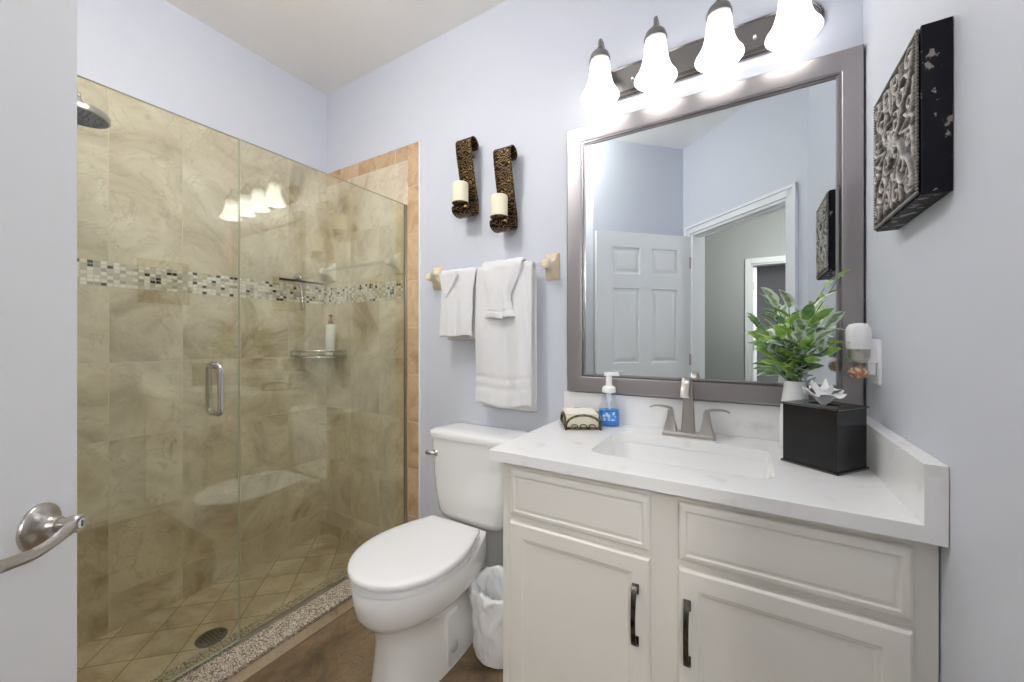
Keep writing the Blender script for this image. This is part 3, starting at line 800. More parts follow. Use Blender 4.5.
sconce(-0.932, 2.044, 1.668, 'right, lower of two dark scroll candle sconces, nearer the mirror', 'ivory pillar candle in the right, lower scroll sconce')

# ------------------------------------------------------------------ mirror
mi = tag(empty('framed_mirror', (-0.17, D, 1.5)), 'large wall mirror in a wide brushed pewter frame above the sink', 'mirror')
inv = Matrix.Translation((0.17, -D, -1.5))
ML, MR, MB, MTp, FT = -0.641, 0.298, 0.968, 2.049, 0.040
iL, iR, iB, iT = -0.576, 0.246, 1.030, 1.985
bm = bmesh.new()
prof = [(0.0, 0.0), (0.0, FT - 0.006), (0.04, FT - 0.002), (0.10, FT), (0.93, FT - 0.004), (1.0, FT - 0.007), (1.0, 0.0)]   # (share of width, depth)
rings = []
for sx, sz in ((0, 0), (1, 0), (1, 1), (0, 1)):
    ox, oz = (MR if sx else ML), (MTp if sz else MB); ix, iz = (iR if sx else iL), (iT if sz else iB)
    rings.append([(ox + (ix - ox) * u, D - 0.001 - v, oz + (iz - oz) * u) for u, v in prof])
R = [[bm.verts.new(p) for p in r] for r in rings]
for a in range(4):
    A, B_ = R[a], R[(a + 1) % 4]
    for j in range(len(prof)): bm.faces.new((A[j], A[(j + 1) % len(prof)], B_[(j + 1) % len(prof)], B_[j]))
bm.transform(inv); obj('mirror_frame', bm, M_pewter, mi, bevel=0.0012)
def ringframe(l, r, b, t_, w_, y0, y1, m, nm):
    bm = bmesh.new()
    box(bm, (l, y0, b), (r, y1, b + w_)); box(bm, (l, y0, t_ - w_), (r, y1, t_)); box(bm, (l, y0, b + w_), (l + w_, y1, t_ - w_)); box(bm, (r - w_, y0, b + w_), (r, y1, t_ - w_))
    bm.transform(inv); return obj(nm, bm, m, mi)
M_liplight = mat('pewter_lip', lin(150, 146, 146), 0.18, metal=1, bump=(100, 0.02, 0.0005))
ringframe(iL, iR, iB, iT, 0.006, D - 0.036, D - 0.024, M_liplight, 'inner_lip')
ringframe(iL + 0.006, iR - 0.006, iB + 0.006, iT - 0.006, 0.005, D - 0.031, D - 0.025, M_pewter, 'inner_bead')
bm = nbox((iL, D - 0.025, iB), (iR, D - 0.012, iT)); bm.transform(inv)
obj('mirror_glass', bm, M_mirror, mi)

M_fixt = mat('fixture_nickel', lin(150, 147, 146), 0.24, metal=1, bump=(400, 0.05, 0.0005))
# ------------------------------------------------------------------ vanity light
vl = tag(empty('vanity_light', (-0.177, D, 2.19)), 'nickel bar light with four glowing bell glass shades above the mirror', 'light fixture')
inv = Matrix.Translation((0.177, -D, -2.19))
bm = bmesh.new()
for hx, hz, y0 in ((0.385, 0.062, 0.0), (0.385, 0.062, 0.010), (0.381, 0.058, 0.013), (0.381, 0.054, 0.013), (0.378, 0.051, 0.018), (0.378, 0.047, 0.018), (0.374, 0.044, 0.023)):
    pass
rings = []
for hx, hz, y in ((0.388, 0.062, 0.0), (0.388, 0.062, 0.010), (0.384, 0.058, 0.014), (0.382, 0.056, 0.0125), (0.378, 0.052, 0.018), (0.376, 0.050, 0.0165), (0.370, 0.044, 0.023)):
    rings.append([(p[0], D - y, p[1]) for p in rrect(-0.177, 2.192, hx, hz, hz * 0.98, 0, 10)])
loft(bm, rings); bm.transform(inv)
obj('back_plate', bm, M_fixt, vl, smooth=25)
SX = [-0.472, -0.272, -0.075, 0.121]; SY = 1.430
for x in SX:
    bm = bmesh.new()
    lathe(bm, [(0.034, 2.232), (0.036, 2.222), (0.0375, 2.20), (0.040, 2.175), (0.045, 2.15), (0.052, 2.128), (0.062, 2.108), (0.0695, 2.098), (0.0715, 2.092), (0.069, 2.089), (0.066, 2.094),
               (0.057, 2.110), (0.048, 2.130), (0.041, 2.15), (0.036, 2.175), (0.033, 2.20), (0.031, 2.228)], (x, SY, 0), 40)
    bm.transform(inv); obj('glass_shade', bm, M_shade, vl, smooth=True)
    bm = bmesh.new()
    lathe(bm, [(0.038, 2.226), (0.0385, 2.236), (0.033, 2.252), (0.020, 2.266), (0.010, 2.272), (0.010, 2.278), (0.001, 2.279)], (x, SY, 0), 32)
    bm.transform(inv); cap = obj('shade_cap', bm, M_fixt, vl, smooth=40)
    bm = bmesh.new()
    tube(bm, spline([(x, D - 0.018, 2.20), (x, D - 0.045, 2.21), (x, D - 0.060, 2.25), (x, SY + 0.038, 2.300), (x, SY + 0.016, 2.314), (x, SY + 0.002, 2.302), (x, SY, 2.272)], 6), 0.0068, 12)
    bm.transform(inv); obj('shade_arm', bm, M_fixt, vl, smooth=True)
for x in (-0.375, 0.025):
    bm = bmesh.new(); lathe(bm, [(0.006, 0), (0.007, 0.006), (0.004, 0.010), (0.001, 0.011)], (x, D - 0.021, 2.185), 16, M=Matrix.Rotation(PI / 2, 4, 'X'))
    bm.transform(inv); obj('mounting_screw', bm, M_chrome, vl, smooth=True)

# ------------------------------------------------------------------ vanity cabinet
CT, CTB, CL, CF = 0.851, 0.8195, -0.661, 0.966
VL, VR, VF = -0.633, 0.299, 1.003
vc = tag(empty('vanity_cabinet', (-0.17, 1.27, 0)), 'white painted vanity cabinet under the quartz countertop', 'cabinet')
inv = Matrix.Translation((0.17, -1.27, 0))
def vchild(name, bm, m, par=None, **k):
    bm.transform(inv); return obj(name, bm, m, par or vc, **k)
bm = bmesh.new()
# carcass (open above the basin)
box(bm, (VL, VF + 0.018, 0.0), (VL + 0.016, D - 0.004, CTB)); box(bm, (VR - 0.016, VF + 0.018, 0.0), (VR, D - 0.004, CTB))
box(bm, (VL + 0.016, VF + 0.06, 0.09), (VR - 0.016, D - 0.004, 0.105)); box(bm, (VL + 0.016, D - 0.02, 0.105), (VR - 0.016, D - 0.004, CTB)); box(bm, (VL + 0.016, VF + 0.06, 0), (VR - 0.016, VF + 0.075, 0.09))
vchild('carcass', bm, M_cab)
bm = bmesh.new()
for x0, x1 in ((VL, -0.585), (-0.215, -0.12), (0.246, VR)): box(bm, (x0, VF, 0.09), (x1, VF + 0.018, CTB))
for z0, z1 in ((0.780, CTB), (0.632, 0.675), (0.09, 0.13)):
    for x0, x1 in ((-0.585, -0.215), (-0.12, 0.246)): box(bm, (x0, VF, z0), (x1, VF + 0.018, z1))
vchild('face_frame', bm, M_cab)
def front(x0, x1, z0, z1, raised):
    bm = bmesh.new(); y = VF - 0.0005
    def q(m, yy): return [(x0 + m, yy, z0 + m), (x1 - m, yy, z0 + m), (x1 - m, yy, z1 - m), (x0 + m, yy, z1 - m)]
    if raised: seq = [(0, y), (0, y - 0.012), (0.006, y - 0.0185), (0.016, y - 0.020), (0.019, y - 0.0165), (0.024, y - 0.0165), (0.030, y - 0.020)]
    else: seq = [(0, y), (0, y - 0.014), (0.005, y - 0.0195), (0.042, y - 0.0195), (0.045, y - 0.0165), (0.050, y - 0.0160), (0.054, y - 0.0125)]
    loft(bm, [q(a, b) for a, b in seq]); return bm
d1 = vchild('drawer_front', front(-0.600, -0.200, 0.662, 0.797, True), M_cab, bevel=0.0012)
d2 = vchild('drawer_front', front(-0.136, 0.262, 0.662, 0.797, True), M_cab, bevel=0.0012)
for x0, x1, hx in ((-0.600, -0.200, -0.2335), (-0.136, 0.262, -0.1165)):
    d = vchild('cabinet_door', front(x0, x1, 0.115, 0.645, False), M_cab, bevel=0.0012)
    bm = bmesh.new(); yf = VF - 0.020
    ctrl = spline([(hx, yf, 0.575), (hx, yf - 0.008, 0.573), (hx, yf - 0.020, 0.560), (hx, yf - 0.026, 0.530), (hx, yf - 0.028, 0.502), (hx, yf - 0.026, 0.474), (hx, yf - 0.020, 0.444), (hx, yf - 0.008, 0.431), (hx, yf, 0.429)], 4)
    V = []
    n = len(ctrl)
    for i, p in enumerate(ctrl):
        wv = 0.0075 - 0.0020 * math.sin(PI * i / (n - 1))
        t = (ctrl[min(i + 1, n - 1)] - ctrl[max(i - 1, 0)]).normalized(); o_ = t.cross(Vector((1, 0, 0))).normalized() * 0.0025
        V.append([p + Vector((-wv, 0, 0)) + o_, p + Vector((wv, 0, 0)) + o_, p + Vector((wv, 0, 0)) - o_, p + Vector((-wv, 0, 0)) - o_])
    loft(bm, V)
    for z in (0.566, 0.438): box(bm, (hx - 0.008, yf - 0.004, z - 0.012), (hx + 0.008, yf, z + 0.012))
    vchild('door_pull', bm, M_pull, d, bevel=0.001)

# countertop with a basin cut-out
ct = tag(empty('countertop', (-0.17, 1.27, CTB)), 'white quartz countertop with backsplash and side splash on the vanity', 'countertop')
inv = Matrix.Translation((0.17, -1.27, -CTB))
SKx, SKy, SHx, SHy, SR = -0.170, 1.240, 0.228, 0.148, 0.045
N = 8
inner = rrect(SKx, SKy, SHx, SHy, SR, 0, N)
n_in = len(inner)          # 4*(N+1)
x0, x1, y0, y1 = CL, XR - 0.001, CF, D - 0.001
corner = [(x1, y1), (x0, y1), (x0, y0), (x1, y0)]
idx = [N // 2 + k * (N + 1) for k in range(4)]
outer = [None] * n_in
for k in range(4):
    a = idx[k]; b = idx[(k + 1) % 4] + (n_in if k == 3 else 0)
    for j in range(a, b): 
        t = (j - a) / (b - a); outer[j % n_in] = (corner[k][0] * (1 - t) + corner[(k + 1) % 4][0] * t, corner[k][1] * (1 - t) + corner[(k + 1) % 4][1] * t)
bm = bmesh.new()
rings = [[(p[0], p[1], CTB) for p in inner], [(p[0], p[1], CTB) for p in outer], [(p[0], p[1], CT) for p in outer], [(p[0], p[1], CT) for p in inner]]
R = [[bm.verts.new(p) for p in r] for r in rings]
for a in range(4):
    A, B_ = R[a], R[(a + 1) % 4]
    for j in range(n_in): bm.faces.new((A[j], A[(j + 1) % n_in], B_[(j + 1) % n_in], B_[j]))
bm.transform(inv); obj('counter_slab', bm, M_quartz, ct, bevel=0.0015)
bm = nbox((CL, D - 0.020, CT), (XR - 0.033, D - 0.001, 0.962)); bm.transform(inv); obj('back_splash', bm, M_quartz, ct, bevel=0.001)
bm = nbox((XR - 0.032, CF, CT), (XR - 0.001, D - 0.001, 0.960)); bm.transform(inv); obj('side_splash', bm, M_quartz, ct, bevel=0.001)
# undermount basin
sk = tag(empty('sink_basin', (SKx, SKy, CTB)), 'white rectangular undermount sink basin set in the countertop', 'sink')
bm = bmesh.new()
rings = [rrect(0, 0, SHx + 0.018, SHy + 0.016, SR + 0.01, -0.012, N), rrect(0, 0, SHx + 0.018, SHy + 0.016, SR + 0.01, -0.0005, N), rrect(0, 0, SHx + 0.003, SHy + 0.003, SR, -0.0005, N),
         rrect(0, 0, SHx + 0.001, SHy + 0.001, SR, -0.02, N), rrect(0, 0, SHx - 0.012, SHy - 0.008, SR, -0.09, N), rrect(0, 0, SHx - 0.024, SHy - 0.018, SR, -0.118, N), rrect(0, 0, SHx - 0.05, SHy - 0.04, SR, -0.130, N),
         rrect(0, 0, 0.06, 0.05, 0.03, -0.136, N), rrect(0, 0, 0.024, 0.024, 0.0239, -0.138, N)]
loft(bm, rings, cap0=False); obj('basin_bowl', bm, M_ceram, sk, smooth=50)
bm = bmesh.new(); lathe(bm, [(0.026, -0.1375), (0.026, -0.134), (0.018, -0.133), (0.016, -0.136), (0.001, -0.135)], n=28)
obj('drain_ring', bm, M_chrome, sk, smooth=40)

# ------------------------------------------------------------------ faucet
fc = tag(empty('faucet', (-0.168, 1.445, CT)), 'brushed nickel two-handle faucet with tall curved spout behind the sink', 'faucet')
bm = bmesh.new(); rings = [rrect(0, 0, 0.082, 0.026, 0.008, z, 5) if z < 0.01 else rrect(0, 0, 0.078, 0.022, 0.006, z, 5) for z in (0.0, 0.009, 0.014)]
loft(bm, rings); obj('faucet_base', bm, M_nickel, fc, bevel=0.001)
bm = bmesh.new()
# spout: square flared column that bends forward into an oval mouth
path = spline([(0, 0, 0.012), (0, 0.002, 0.05), (0, 0.004, 0.10), (0, 0.004, 0.145), (0, -0.004, 0.176), (0, -0.028, 0.195), (0, -0.058, 0.188), (0, -0.080, 0.166), (0, -0.090, 0.146)], 5)
n = len(path); rings = []
for i, p in enumerate(path):
    t = i / (n - 1); tg = (path[min(i + 1, n - 1)] - path[max(i - 1, 0)]).normalized()
    up = tg.cross(Vector((1, 0, 0))).normalized()
    hx = 0.0135 * (1 - t) ** 2.0 + 0.0095 + 0.006 * min(1, max(0, t - 0.5) / 0.35); hy = 0.010 * (1 - t) ** 2 + 0.0080
    sq_ = rrect(0, 0, hx, hy, min(hx, hy) * (0.25 + 0.7 * t), 0, 4)
    rings.append([p + Vector((1, 0, 0)) * q[0] + up * q[1] for q in sq_])
loft(bm, rings); obj('spout', bm, M_nickel, fc, smooth=50)
bm = bmesh.new(); tg = (path[-1] - path[-2]).normalized()
tube(bm, [path[-1] - tg * 0.001, path[-1] + tg * 0.003], 0.0120, 20, flat=0.6)
obj('spout_glint', bm, M_pump, fc, smooth=40)  # white tip stands in for light reflected off the spout end
for s in (-1, 1):
    bm = bmesh.new(); rings = []
    for z, h_ in ((0.013, 0.0225), (0.02, 0.0205), (0.04, 0.0155), (0.06, 0.0115), (0.078, 0.009), (0.086, 0.009)):
        rings.append(rrect(s * 0.056, 0, h_, h_, h_ * 0.22, z, 4))
    loft(bm, rings); hb = obj('handle_base', bm, M_nickel, fc, smooth=35)
    bm = bmesh.new(); pth = spline([(s * 0.050, 0, 0.089), (s * 0.066, 0, 0.094), (s * 0.090, 0, 0.097), (s * 0.112, -0.002, 0.096), (s * 0.124, -0.003, 0.090)], 5)
    rings = []
    for i, p in enumerate(pth):
        t = i / (len(pth) - 1); wy = 0.0095 - 0.003 * t; hz = 0.0042 - 0.0015 * t
        rings.append([p + Vector((0, a * wy, b * hz)) for a, b in ((-1, -0.6), (-0.6, -1), (0.6, -1), (1, -0.6), (1, 0.6), (0.6, 1), (-0.6, 1), (-1, 0.6))])
    loft(bm, rings); obj('handle_lever', bm, M_nickel, fc, smooth=40)

# ------------------------------------------------------------------ soap pump, napkins, tissue box
sp = tag(empty('soap_dispenser', (-0.452, 1.478, CT)), 'clear foaming soap dispenser half full of blue soap beside the sink', 'soap dispenser')
sp.rotation_euler = (0, 0, 0.35); sp.scale = (1.16, 1.16, 1.02)
def sect(prof, sx=1.0, sy=0.72):
    return [[(p[0], p[1], z) for p in rrect(0, 0, r * sx, r * sy, r * sy * 0.8, 0, 5)] for r, z in prof]
bm = bmesh.new(); loft(bm, sect([(0.033, 0.0), (0.0355, 0.003), (0.0355, 0.035), (0.0335, 0.062), (0.026, 0.09), (0.0215, 0.112), (0.0215, 0.126), (0.020, 0.13)]))
obj('bottle_body', bm, M_clear, sp, smooth=40)
bm = bmesh.new(); loft(bm, sect([(0.031, 0.002), (0.0335, 0.005), (0.0335, 0.035), (0.0315, 0.060)]))
obj('soap_liquid', bm, M_bluegel, sp, smooth=40)
bm = bmesh.new()
for s in (-1,):
    yy = s * (0.0355 * 0.72 + 0.0006)
    vs = [bm.verts.new(p) for p in ((-0.022, yy, 0.022), (0.022, yy, 0.022), (0.021, yy, 0.055), (-0.021, yy, 0.055))]
    bm.faces.new(vs)
obj('front_label', bm, M_label, sp, solid=0.0006)
bm = bmesh.new(); lathe(bm, [(0.001, 0.124), (0.0215, 0.124), (0.022, 0.127), (0.022, 0.140), (0.018, 0.146), (0.010, 0.150), (0.010, 0.185), (0.013, 0.188), (0.013, 0.198), (0.001, 0.199)], n=28)
rings = [[(x, y * k, z) for (y, z) in ((-0.009, 0.187), (0.009, 0.187), (0.009, 0.199), (-0.009, 0.199))] for x, k in ((-0.016, 0.8), (-0.01, 1), (0.015, 1), (0.032, 0.7))]
loft(bm, rings); obj('pump_head', bm, M_pump, sp, smooth=40)
bm = bmesh.new(); tube(bm, [(0, 0, 0.125), (0.001, 0, 0.07), (0.004, 0, 0.01)], 0.003, 8); lathe(bm, [(0.001, 0.09), (0.008, 0.09), (0.008, 0.124)], n=14)
obj('dip_tube', bm, M_pump, sp, smooth=40)

nh = tag(empty('napkin_holder', (-0.541, 1.408, CT), 0.10), 'antique brass scrolled napkin tray on the left counter end', 'napkin holder')
nh.rotation_euler = (0, 0, 0.52)
bm = bmesh.new(); WX, WY = 0.063, 0.070
for z in (0.006,):
    tube(bm, [(-WX, -WY, z), (WX, -WY, z), (WX, WY, z), (-WX, WY, z)], 0.0035, 8, closed=True)
for k in range(5):
    x = -WX + 2 * WX * (k + 0.5) / 5
    tube(bm, [(x, -WY, 0.006), (x, WY, 0.006)], 0.0025, 6)
for sy in (-1, 1):
    tube(bm, [(-WX * math.cos(a), sy * (WY + 0.002), 0.008 + 0.046 * math.sin(a) ** 0.8) for a in [PI * k / 20 for k in range(21)]], 0.0042, 8)
    for cx_ in (-0.032, 0, 0.032):
        tube(bm, [(cx_ + 0.012 * math.cos(a), sy * (WY + 0.002), 0.014 + 0.007 * math.sin(a)) for a in [2 * PI * k / 12 for k in range(12)]], 0.0022, 6, closed=True)
for sx in (-1, 1):
    tube(bm, [(sx * (WX + 0.002), -WY * math.cos(a), 0.008 + 0.044 * math.sin(a) ** 0.7) for a in [PI * k / 16 for k in range(17)]], 0.004, 8)
    for sy in (-1, 1): lathe(bm, [(0.001, 0), (0.004, 0.0), (0.005, 0.003), (0.003, 0.006)], (sx * WX, sy * WY, 0), 10)
obj('wire_tray', bm, M_brass, nh, smooth=50)
np_ = tag(empty('napkin_stack', (-0.541, 1.408, CT + 0.0095), 0.12), 'stack of folded cream paper napkins in the brass tray', 'napkins')
np_.rotation_euler = (0, 0, 0.52)
bm = bmesh.new()
for k in range(11):
    e = 0.0012 * math.sin(k * 2.3)
    loft(bm, [rrect(e, e * 0.7, 0.056, 0.062, 0.004, 0.0044 * k, 3), rrect(e, e * 0.7, 0.0575, 0.0635, 0.005, 0.0044 * k + 0.002, 3), rrect(e, e * 0.7, 0.056, 0.062, 0.004, 0.0044 * k + 0.0043, 3)])
obj('napkins', bm, M_napkin, np_, smooth=40)

# tissue box cover, set askew in the corner
FLc, FRc = Vector((0.092, 1.283)), Vector((0.192, 1.209))
ux = Vector((0.826, -0.563)).normalized(); 
FLc = Vector((0.083, 1.288)); FRc = Vector((0.189, 1.209)); BRc = Vector((0.266, 1.312))
ax = (FRc - FLc).normalized(); ay = Vector((-ax.y, ax.x)); Wb = (FRc - FLc).length; Db = 0.128; Hb = 0.160
tb = tag(empty('tissue_box_cover', (FLc.x, FLc.y, CT)), 'glossy black tissue box cover with beaded edges in the counter corner', 'tissue box')
ang = math.atan2(ax.y, ax.x); tb.rotation_euler = (0, 0, ang)
M_blk = mat('black_lacquer', lin(22, 22, 24), 0.22, spec=0.5, var=(8, lin(40, 38, 40), 0.4, 0.7))
bm = nbox((0.002, 0.002, 0.006), (Wb - 0.002, Db - 0.002, Hb - 0.005)); obj('box_body', bm, M_blk, tb, bevel=0.001)
bm = bmesh.new(); box(bm, (-0.002, -0.002, 0.0), (Wb + 0.002, Db + 0.002, 0.006)); obj('base_plate', bm, M_blk, tb, bevel=0.001)
bm = bmesh.new(); c_ = (Wb / 2, Db / 2)
Nn = 6
inn = rrect(c_[0], c_[1], 0.034, 0.020, 0.0195, 0, Nn); nn = len(inn)
cor = [(Wb + 0.002, Db + 0.002), (-0.002, Db + 0.002), (-0.002, -0.002), (Wb + 0.002, -0.002)]
ix_ = [Nn // 2 + k * (Nn + 1) for k in range(4)]; out = [None] * nn
for k in range(4):
    a = ix_[k]; b = ix_[(k + 1) % 4] + (nn if k == 3 else 0)
    for j in range(a, b):
        t = (j - a) / (b - a); out[j % nn] = (cor[k][0] * (1 - t) + cor[(k + 1) % 4][0] * t, cor[k][1] * (1 - t) + cor[(k + 1) % 4][1] * t)
R = [[bm.verts.new((p[0], p[1], z)) for p in ring] for ring, z in ((inn, Hb - 0.005), (out, Hb - 0.005), (out, Hb), (inn, Hb))]
for a in range(4):
    for j in range(nn): bm.faces.new((R[a][j], R[a][(j + 1) % nn], R[(a + 1) % 4][(j + 1) % nn], R[(a + 1) % 4][j]))
obj('top_plate', bm, M_blk, tb, bevel=0.0006)
M_bead = mat('silver_bead', lin(150, 145, 140), 0.35, metal=1, bump=(60, 0.05, 0.001))
def bead(x, y, z, r=0.0014):
    bmesh.ops.create_icosphere(bm, subdivisions=1, radius=r, matrix=Matrix.Translation((x, y, z)))
for zb_ in (0.003, Hb - 0.0025):
    bm = bmesh.new(); k = 0.0
    while k < Wb: bead(k, -0.0025, zb_); k += 0.0042
    k = 0.0
    while k < Db: bead(Wb + 0.0025, k, zb_); k += 0.0042
    obj('bead_trim', bm, M_bead, tb, smooth=True)

bm = bmesh.new()
base = FLc + ax * Wb / 2 + ay * Db / 2
random.seed(4)
def tissue_sheet(rx, ry, hgt, jag, ph, nsp, n=72, m_=9):
    V = []
    for j in range(m_ + 1):
        t = j / m_; row = []
        for i in range(n):
            a = 2 * PI * i / n
            sp_ = abs(((a / (2 * PI) * nsp + ph) % 1) - 0.5) * 2            # 1 at each pointed corner
            r = 0.10 + 0.90 * t * (1 - jag * (1 - sp_) * t)
            x_ = rx * r * math.cos(a); y_ = ry * r * math.sin(a)
            z_ = CT + Hb - 0.004 + hgt * (math.sin(min(1, t * 1.25) * PI / 2) * 0.75 + 0.45 * sp_ ** 2 * t * (0.6 + 0.5 * math.sin(a * 2 + ph * 7)))
            q = Vector((x_ * 55 + ph * 9, y_ * 55, t * 3))
            x_ += 0.004 * mnoise.noise(q); z_ += 0.011 * t * mnoise.noise(q * 0.8 + Vector((4, 2, 7)))
            row.append(bm.verts.new((base.x + ax.x * x_ + ay.x * y_, base.y + ax.y * x_ + ay.y * y_, max(z_, CT + Hb - 0.003 if t > 0.3 else 0))))
        V.append(row)
    for a, b in zip(V[:-1], V[1:]):
        for i in range(n): bm.faces.new((a[i], a[(i + 1) % n], b[(i + 1) % n], b[i]))
tissue_sheet(0.056, 0.032, 0.036, 0.42, 0.10, 6)
tissue_sheet(0.040, 0.022, 0.056, 0.45, 0.62, 5)
tag(obj('tissue', bm, M_tissue, smooth=60, solid=0.0006), 'crumpled white tissue pulled up from the black tissue box', 'tissue')

# ------------------------------------------------------------------ variegated plant in a white vase
VX, VY = 0.124, 1.415
pl = tag(empty('potted_plant', (VX, VY, CT)), 'variegated leafy plant in a white vase behind the tissue box', 'plant')
bm = bmesh.new(); lathe(bm, [(0.001, 0.0), (0.036, 0.0), (0.039, 0.004), (0.040, 0.06), (0.036, 0.13), (0.0285, 0.185), (0.0275, 0.207), (0.0255, 0.207), (0.026, 0.185), (0.033, 0.13), (0.001, 0.12)], n=40)
obj('vase', bm, M_vase, pl, smooth=50)
random.seed(21)
def make_leaf(bm, layer, p, d, L, W, mi, droop=0.3, roll=0.0):
    d = d.normalized(); side = d.cross(Vector((0, 0, 1)))
    if side.length < 0.1: side = Vector((1, 0, 0))
    side.normalize(); up = side.cross(d).normalized()
    side, up = side * math.cos(roll) + up * math.sin(roll), up * math.cos(roll) - side * math.sin(roll)
    n = 7; rows = []
    for i in range(n + 1):
        t = i / n
        wd = W * (math.sin(PI * t ** 0.85)) ** 0.72 if 0 < t < 1 else 0.0006
        c = p + d * (L * t) - up * (droop * L * t * t)
        r = []
        for s, e in ((-1, 1.0), (-0.5, 0.5), (0, 0.0), (0.5, 0.5), (1, 1.0)):
            v = bm.verts.new(c + side * (s * wd) + up * (abs(s) * wd * 0.26 + 0.0015 * math.sin(t * 14 + s * 3) * abs(s)))
            v[layer] = max(e, 0.0 if t < 0.85 else (t - 0.85) * 5)
            r.append(v)
        rows.append(r)
    for a, b in zip(rows[:-1], rows[1:]):
        for k in range(4):
            f = bm.faces.new((a[k], a[k + 1], b[k + 1], b[k])); f.material_index = mi
stems = []
#       (tip x, tip y, tip z) relative to the vase mouth, leaf size, material bias
tips = [(-0.075, -0.03, 0.085, 1.0), (-0.085, 0.005, 0.135, 1.0), (-0.045, -0.05, 0.115, 1.0), (-0.035, 0.01, 0.190, 1.15), (-0.008, -0.03, 0.185, 1.0), (0.030, -0.05, 0.165, 1.05),
        (0.060, -0.02, 0.190, 1.1), (0.085, -0.03, 0.145, 1.0), (0.090, -0.05, 0.095, 1.0), (0.055, -0.075, 0.110, 1.0), (0.015, -0.08, 0.110, 1.0), (-0.015, 0.035, 0.150, 1.0),
        (0.050, 0.025, 0.150, 1.0), (0.120, 0.0, 0.285, 0.85), (-0.055, -0.055, 0.075, 0.9), (-0.06, 0.02, 0.10, 0.9), (-0.03, -0.065, 0.095, 0.9), (0.04, -0.06, 0.065, 0.9)]
z0 = 0.200
tips = [(a * 0.9 - 0.010, b, c + (0.034 if a < 0 else 0.014), d) for a, b, c, d in tips]
for si, (tx, ty, tz, ls) in enumerate(tips):
    bm = bmesh.new(); layer = bm.verts.layers.float.new('rim')
    b0 = Vector((random.uniform(-0.012, 0.012), random.uniform(-0.012, 0.012), z0 - 0.06)); tip = Vector((tx, ty, z0 + tz))
    mid = b0 * 0.45 + tip * 0.55 + Vector((-tx * 0.28, -ty * 0.28, 0.012))
    pth = spline([b0, b0 + Vector((tx * 0.08, ty * 0.08, 0.05)), mid, tip], 7)
    tube(bm, pth, [0.0019 - 0.0008 * i / len(pth) for i in range(len(pth))], 6)
    for f in bm.faces: f.material_index = 3
    nl = 8 if tz < 0.25 else 11
    for k in range(nl):
        fr = 0.50 + 0.50 * k / (nl - 1); q = pth[int(fr * (len(pth) - 1))]; tg = (pth[min(int(fr * (len(pth) - 1)) + 1, len(pth) - 1)] - pth[int(fr * (len(pth) - 1)) - 1]).normalized()
        a = k * 2.4 + si * 1.7
        rad = Vector((math.cos(a), math.sin(a), 0.15))
        dirn = (tg * (0.75 + 0.6 * (fr > 0.95)) + rad * (0.62 if fr < 0.95 else 0.25) + Vector((tx, ty, 0)) * 1.5).normalized()
        wv = Vector((VX, VY, 0)) + q + dirn * 0.07
        if wv.y > 1.500: dirn.y = -abs(dirn.y) * 0.3
        if wv.x > 0.285: dirn.x = -abs(dirn.x) * 0.2
        L = random.uniform(0.048, 0.070) * ls * (0.62 if tz > 0.25 else 1)
        mi_ = random.choices((0, 1, 2), (0.28, 0.44, 0.28))[0]
        if tx < -0.03 and random.random() < 0.3: mi_ = 2
        make_leaf(bm, layer, q.copy(), dirn, L, L * random.uniform(0.25, 0.34), mi_, random.uniform(0.05, 0.5), random.uniform(-0.7, 0.7))
    o = obj('leafy_stem', bm, [M_leafA, M_leafB, M_leafC, M_stem], pl, smooth=True)

for (q0, dv, L_, mi_) in (((-0.004, 0.0, 0.292), (-0.55, -0.1, 0.85), 0.074, 2), ((-0.024, 0.01, 0.272), (-0.75, 0.0, 0.55), 0.062, 2), ((0.040, -0.01, 0.300), (0.85, -0.1, 0.45), 0.070, 2),
                           ((0.012, -0.02, 0.290), (0.80, -0.1, 0.50), 0.078, 1), ((-0.040, -0.02, 0.235), (-0.95, -0.1, 0.20), 0.066, 0), ((-0.036, -0.02, 0.225), (-0.9, -0.2, 0.05), 0.060, 1), ((-0.030, 0.03, 0.245), (-0.85, 0.1, 0.30), 0.062, 2)):
    bm = bmesh.new(); layer = bm.verts.layers.float.new('rim'); q0 = Vector(q0)
    tube(bm, spline([Vector((0, 0, 0.15)), Vector((q0.x * 0.3, q0.y * 0.3, 0.15 + (q0.z - 0.15) * 0.6)), q0], 6), 0.0014, 6)
    for f in bm.faces: f.material_index = 3
    make_leaf(bm, layer, q0, Vector(dv), L_, L_ * 0.27, mi_, 0.12, 0.35)
    obj('leafy_stem', bm, [M_leafA, M_leafB, M_leafC, M_stem], pl, smooth=True)

# ------------------------------------------------------------------ outlet plate and plug-in air freshener
op = tag(empty('outlet_plate', (XR, 1.395, 1.12)), 'white outlet cover plate on the right wall above the side splash', 'outlet')
bm = bmesh.new(); loft(bm, [[(-d_, p[0], p[1]) for p in rrect(0, 0, 0.036 - m_, 0.060 - m_, 0.004, 0, 3)] for d_, m_ in ((0, 0), (0.004, 0), (0.0065, 0.003))])
obj('cover', bm, M_pump, op, bevel=0.001)
bm = bmesh.new()
for z in (-0.022, 0.022): box(bm, (-0.008, -0.016, z - 0.014), (-0.0064, 0.016, z + 0.014))
obj('socket_face', bm, M_trim, op, bevel=0.0005)
af = tag(empty('air_freshener', (XR - 0.008, 1.383, 1.130)), 'plug-in air freshener with white dome and amber glass bulb by the mirror', 'air freshener')
AX = -0.035                                   # axis of the dome, out from the wall
M_bandm = mat('satin_band', lin(200, 196, 186), 0.3, metal=0.6, var=(25, lin(150, 146, 138), 0.45, 0.6))
